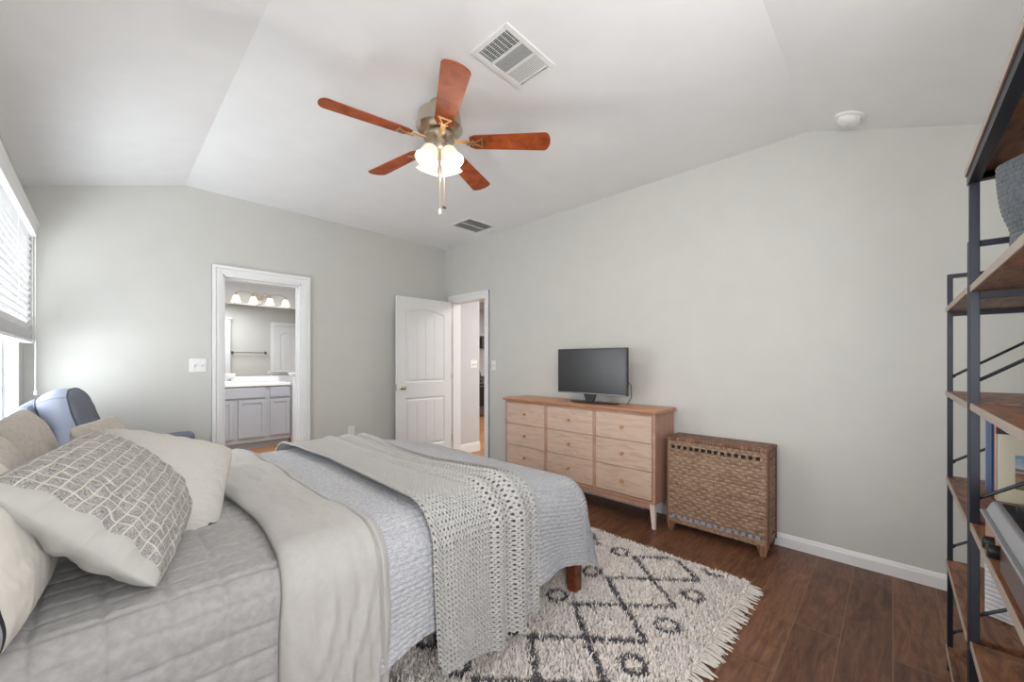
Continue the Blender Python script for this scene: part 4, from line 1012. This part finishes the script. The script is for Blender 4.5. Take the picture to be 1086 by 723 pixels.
u2 = shelf_unit('shelving_unit', .72, 1.75, YS0, YS1, SH+[1.805], 1.785, .0100, 'tall black metal shelving unit with rustic boards at the right edge of the photo', (.731, 1.738), (.731,))
for z in SH: rustic_board(.742, 1.727, YS0+.03, YS1-.001, z, u2)
part(MB().box(.72, 1.75, YS0, YS1+.004, 1.787, 1.806).build('top_board', M['rustic']), u2)
part(MB().box(.72, 1.75, YS1-.02, YS1+.003, 1.760, 1.786).build('top_rail', M['blackmetal']), u2)
part(MB().box(.72, 1.752, YS1+.004, YS1+.007, 1.787, 1.806).build('board_edge', M['shelf_edge']), u2)

# things on the shelves
def wovenbin():
    t_ = np.linspace(0, 2*PI, 200); zz = np.linspace(0, 1, 110)
    T_, Z_ = np.meshgrid(t_, zz, indexing='ij'); cx_, cy_, r0, r1 = 1.50, -.325, .118, .138
    R = r0+(r1-r0)*Z_+.006*np.sin(T_*3+Z_*5)*Z_+.010*np.exp(-((Z_-.35)/.12)**2)*np.sin(T_*2+1)+.0028*np.abs(np.sin(Z_*PI*22))*np.abs(np.sin(T_*38+np.floor(Z_*22)*PI/2))
    P_ = np.stack([cx_+R*np.cos(T_), cy_+R*np.sin(T_), 1.470+.255*Z_+.012*np.sin(T_*2+.4)*Z_], -1)
    o = empty('storage_basket', (cx_, cy_, 1.468), 'soft grey knitted basket on the highest open shelf at right', 'basket')
    grid('basket_wall', P_, M['greyknit'], o, solid=.008, offset=0)
    part(MB().lathe([(.114, 1.469), (.114, 1.476)], (cx_, cy_, 0), 32).build('basket_bottom', M['greyknit']), o)
wovenbin()
zb2 = .788
# books
def book(name, x0, x1, y0, y1, h_, cover, label, pages=True):
    o = empty(name, ((x0+x1)/2, (y0+y1)/2, zb2), label, 'book')
    t_ = .003
    part(MB().box(x0, x0+t_, y0, y1, zb2, zb2+h_).box(x1-t_, x1, y0, y1, zb2, zb2+h_).box(x0, x1, y1-t_, y1, zb2, zb2+h_).build('cover', cover, bev=.001), o)
    part(MB().box(x0+t_, x1-t_, y0+.004, y1-t_, zb2+.004, zb2+h_-.005).build('pages', M['page']), o)
    return o
book('book', 2.225, 2.262, -.46, -.245, .29, M['bluelight'], 'pale blue book at the far end of the shelf row')
book('book', 2.115, 2.223, -.46, -.243, .278, M['blue'], 'thick dark blue book between the pale blue and red books')
book('book', 2.086, 2.112, -.47, -.247, .252, M['red'], 'red-spined book behind the cream picture book')
bk = book('book', 2.055, 2.083, -.49, -.246, .250, M['cream'], 'cream book with a landscape picture and black title band')
part(MB().box(2.0535, 2.055, -.49, -.247, 1.010, 1.037).build('title_band', M['blackink']), bk)
part(MB().box(2.0535, 2.0575, -.2468, -.2452, 1.010, 1.037).build('spine_mark', M['red']), bk)
me = bpy.data.meshes.new('cover_picture'); x = 2.0533
me.from_pydata([(x, -.285, .835), (x, -.475, .835), (x, -.475, .945), (x, -.285, .945)], [], [(0, 3, 2, 1)])
uvl = me.uv_layers.new(name='UVMap')
for i, c_ in enumerate(((0, 0), (0, 1), (1, 1), (1, 0))): uvl.data[i].uv = c_
me.materials.append(M['picture']); o = bpy.data.objects.new('cover_picture', me); C.objects.link(o); part(o, bk)
m_ = o.modifiers.new('t', 'SOLIDIFY'); m_.thickness = .001
def text(s_, size, loc, rot, mat, parent, name='lettering'):
    cu_ = bpy.data.curves.new(name, 'FONT'); cu_.body = s_; cu_.size = size; cu_.extrude = .0004; cu_.align_x = 'LEFT'; cu_.materials.append(mat)
    o = bpy.data.objects.new(name, cu_); C.objects.link(o); o.location = loc; o.rotation_euler = rot
    dg = bpy.context.evaluated_depsgraph_get(); me_ = bpy.data.meshes.new_from_object(o.evaluated_get(dg)); mo = bpy.data.objects.new(name, me_); C.objects.link(mo)
    mo.location = loc; mo.rotation_euler = rot; bpy.data.objects.remove(o); part(mo, parent); return mo
text('NEW Y', .020, (2.0528, -.285, 1.0155), (PI/2, 0, -PI/2), M['whiteink'], bk)

# record player
rp = empty('record_player', (1.25, -.33, zb2), 'dark wood record player with silver lid rim on the right shelf', 'record player')
px0, px1, py0, py1 = .93, 1.575, -.475, -.165
part(MB().box(px0, 1.34, py0, py1, .796, .862).build('wood_case', M['mahog'], bev=.006), rp)
part(MB().box(1.34, px1, py0+.01, py1-.012, .796, .858).build('side_case', M['silver'], bev=.004), rp)
part(MB().box(1.41, 1.56, py1-.012, py1-.004, .808, .852).build('wood_panel', M['oakside'], bev=.002), rp)
part(MB().box(px0, px1+.004, py0, py1+.003, .862, .869).build('trim_rim', M['silver'], bev=.002), rp)
part(MB().prism([(py0+.01, .8695), (py1-.004, .8695), (py1-.016, .897), (py0+.02, .897)], px0+.01, px1-.01, 'x').build('lid_frame', M['silver'], bev=.005), rp)
part(MB().box(px0+.03, px1-.03, py0+.035, py1-.028, .8972, .8985).build('lid_window', M['lid'], bev=.001), rp)
for x in (1.375, 1.435):
    T = Matrix.Translation((x, py1-.012, .826)) @ Matrix.Rotation(-PI/2, 4, 'X')
    part(MB().lathe([(.014, 0), (.016, .006), (.015, .024), (.012, .027)], T=T, seg=20).build('knob', M['blackplastic'], smooth=True), rp)
for x in (px0+.04, px1-.05):
    for y in (py0+.04, py1-.06): part(MB().lathe([(.014, .788), (.016, .796)], (x, y, 0), 12).build('foot', M['blackplastic']), rp)
# white ribbed box on the lower shelf
T = Matrix.Translation((1.99, -.33, .448)) @ Matrix.Rotation(math.radians(-28), 4, 'Z')
rb = MB().box(-.10, .09, -.07, .085, 0, .30, T).build('storage_box', M['ribbed'], bev=.004); tag(rb, 'white finely ribbed box on the lower shelf beneath the books', 'box')
gc = empty('canister', (1.60, -.33, .448), 'slate grey cylindrical bin on the shelf below the record player', 'bin')
part(MB().lathe([(.066, .448), (.074, .455), (.080, .50), (.082, .745)], (1.60, -.318, 0), 36).build('bin_body', M['greycyl'], smooth=True), gc)
part(MB().lathe([(.084, .745), (.084, .76), (.078, .765)], (1.60, -.318, 0), 36).build('lid', M['greycyl'], smooth=True), gc)
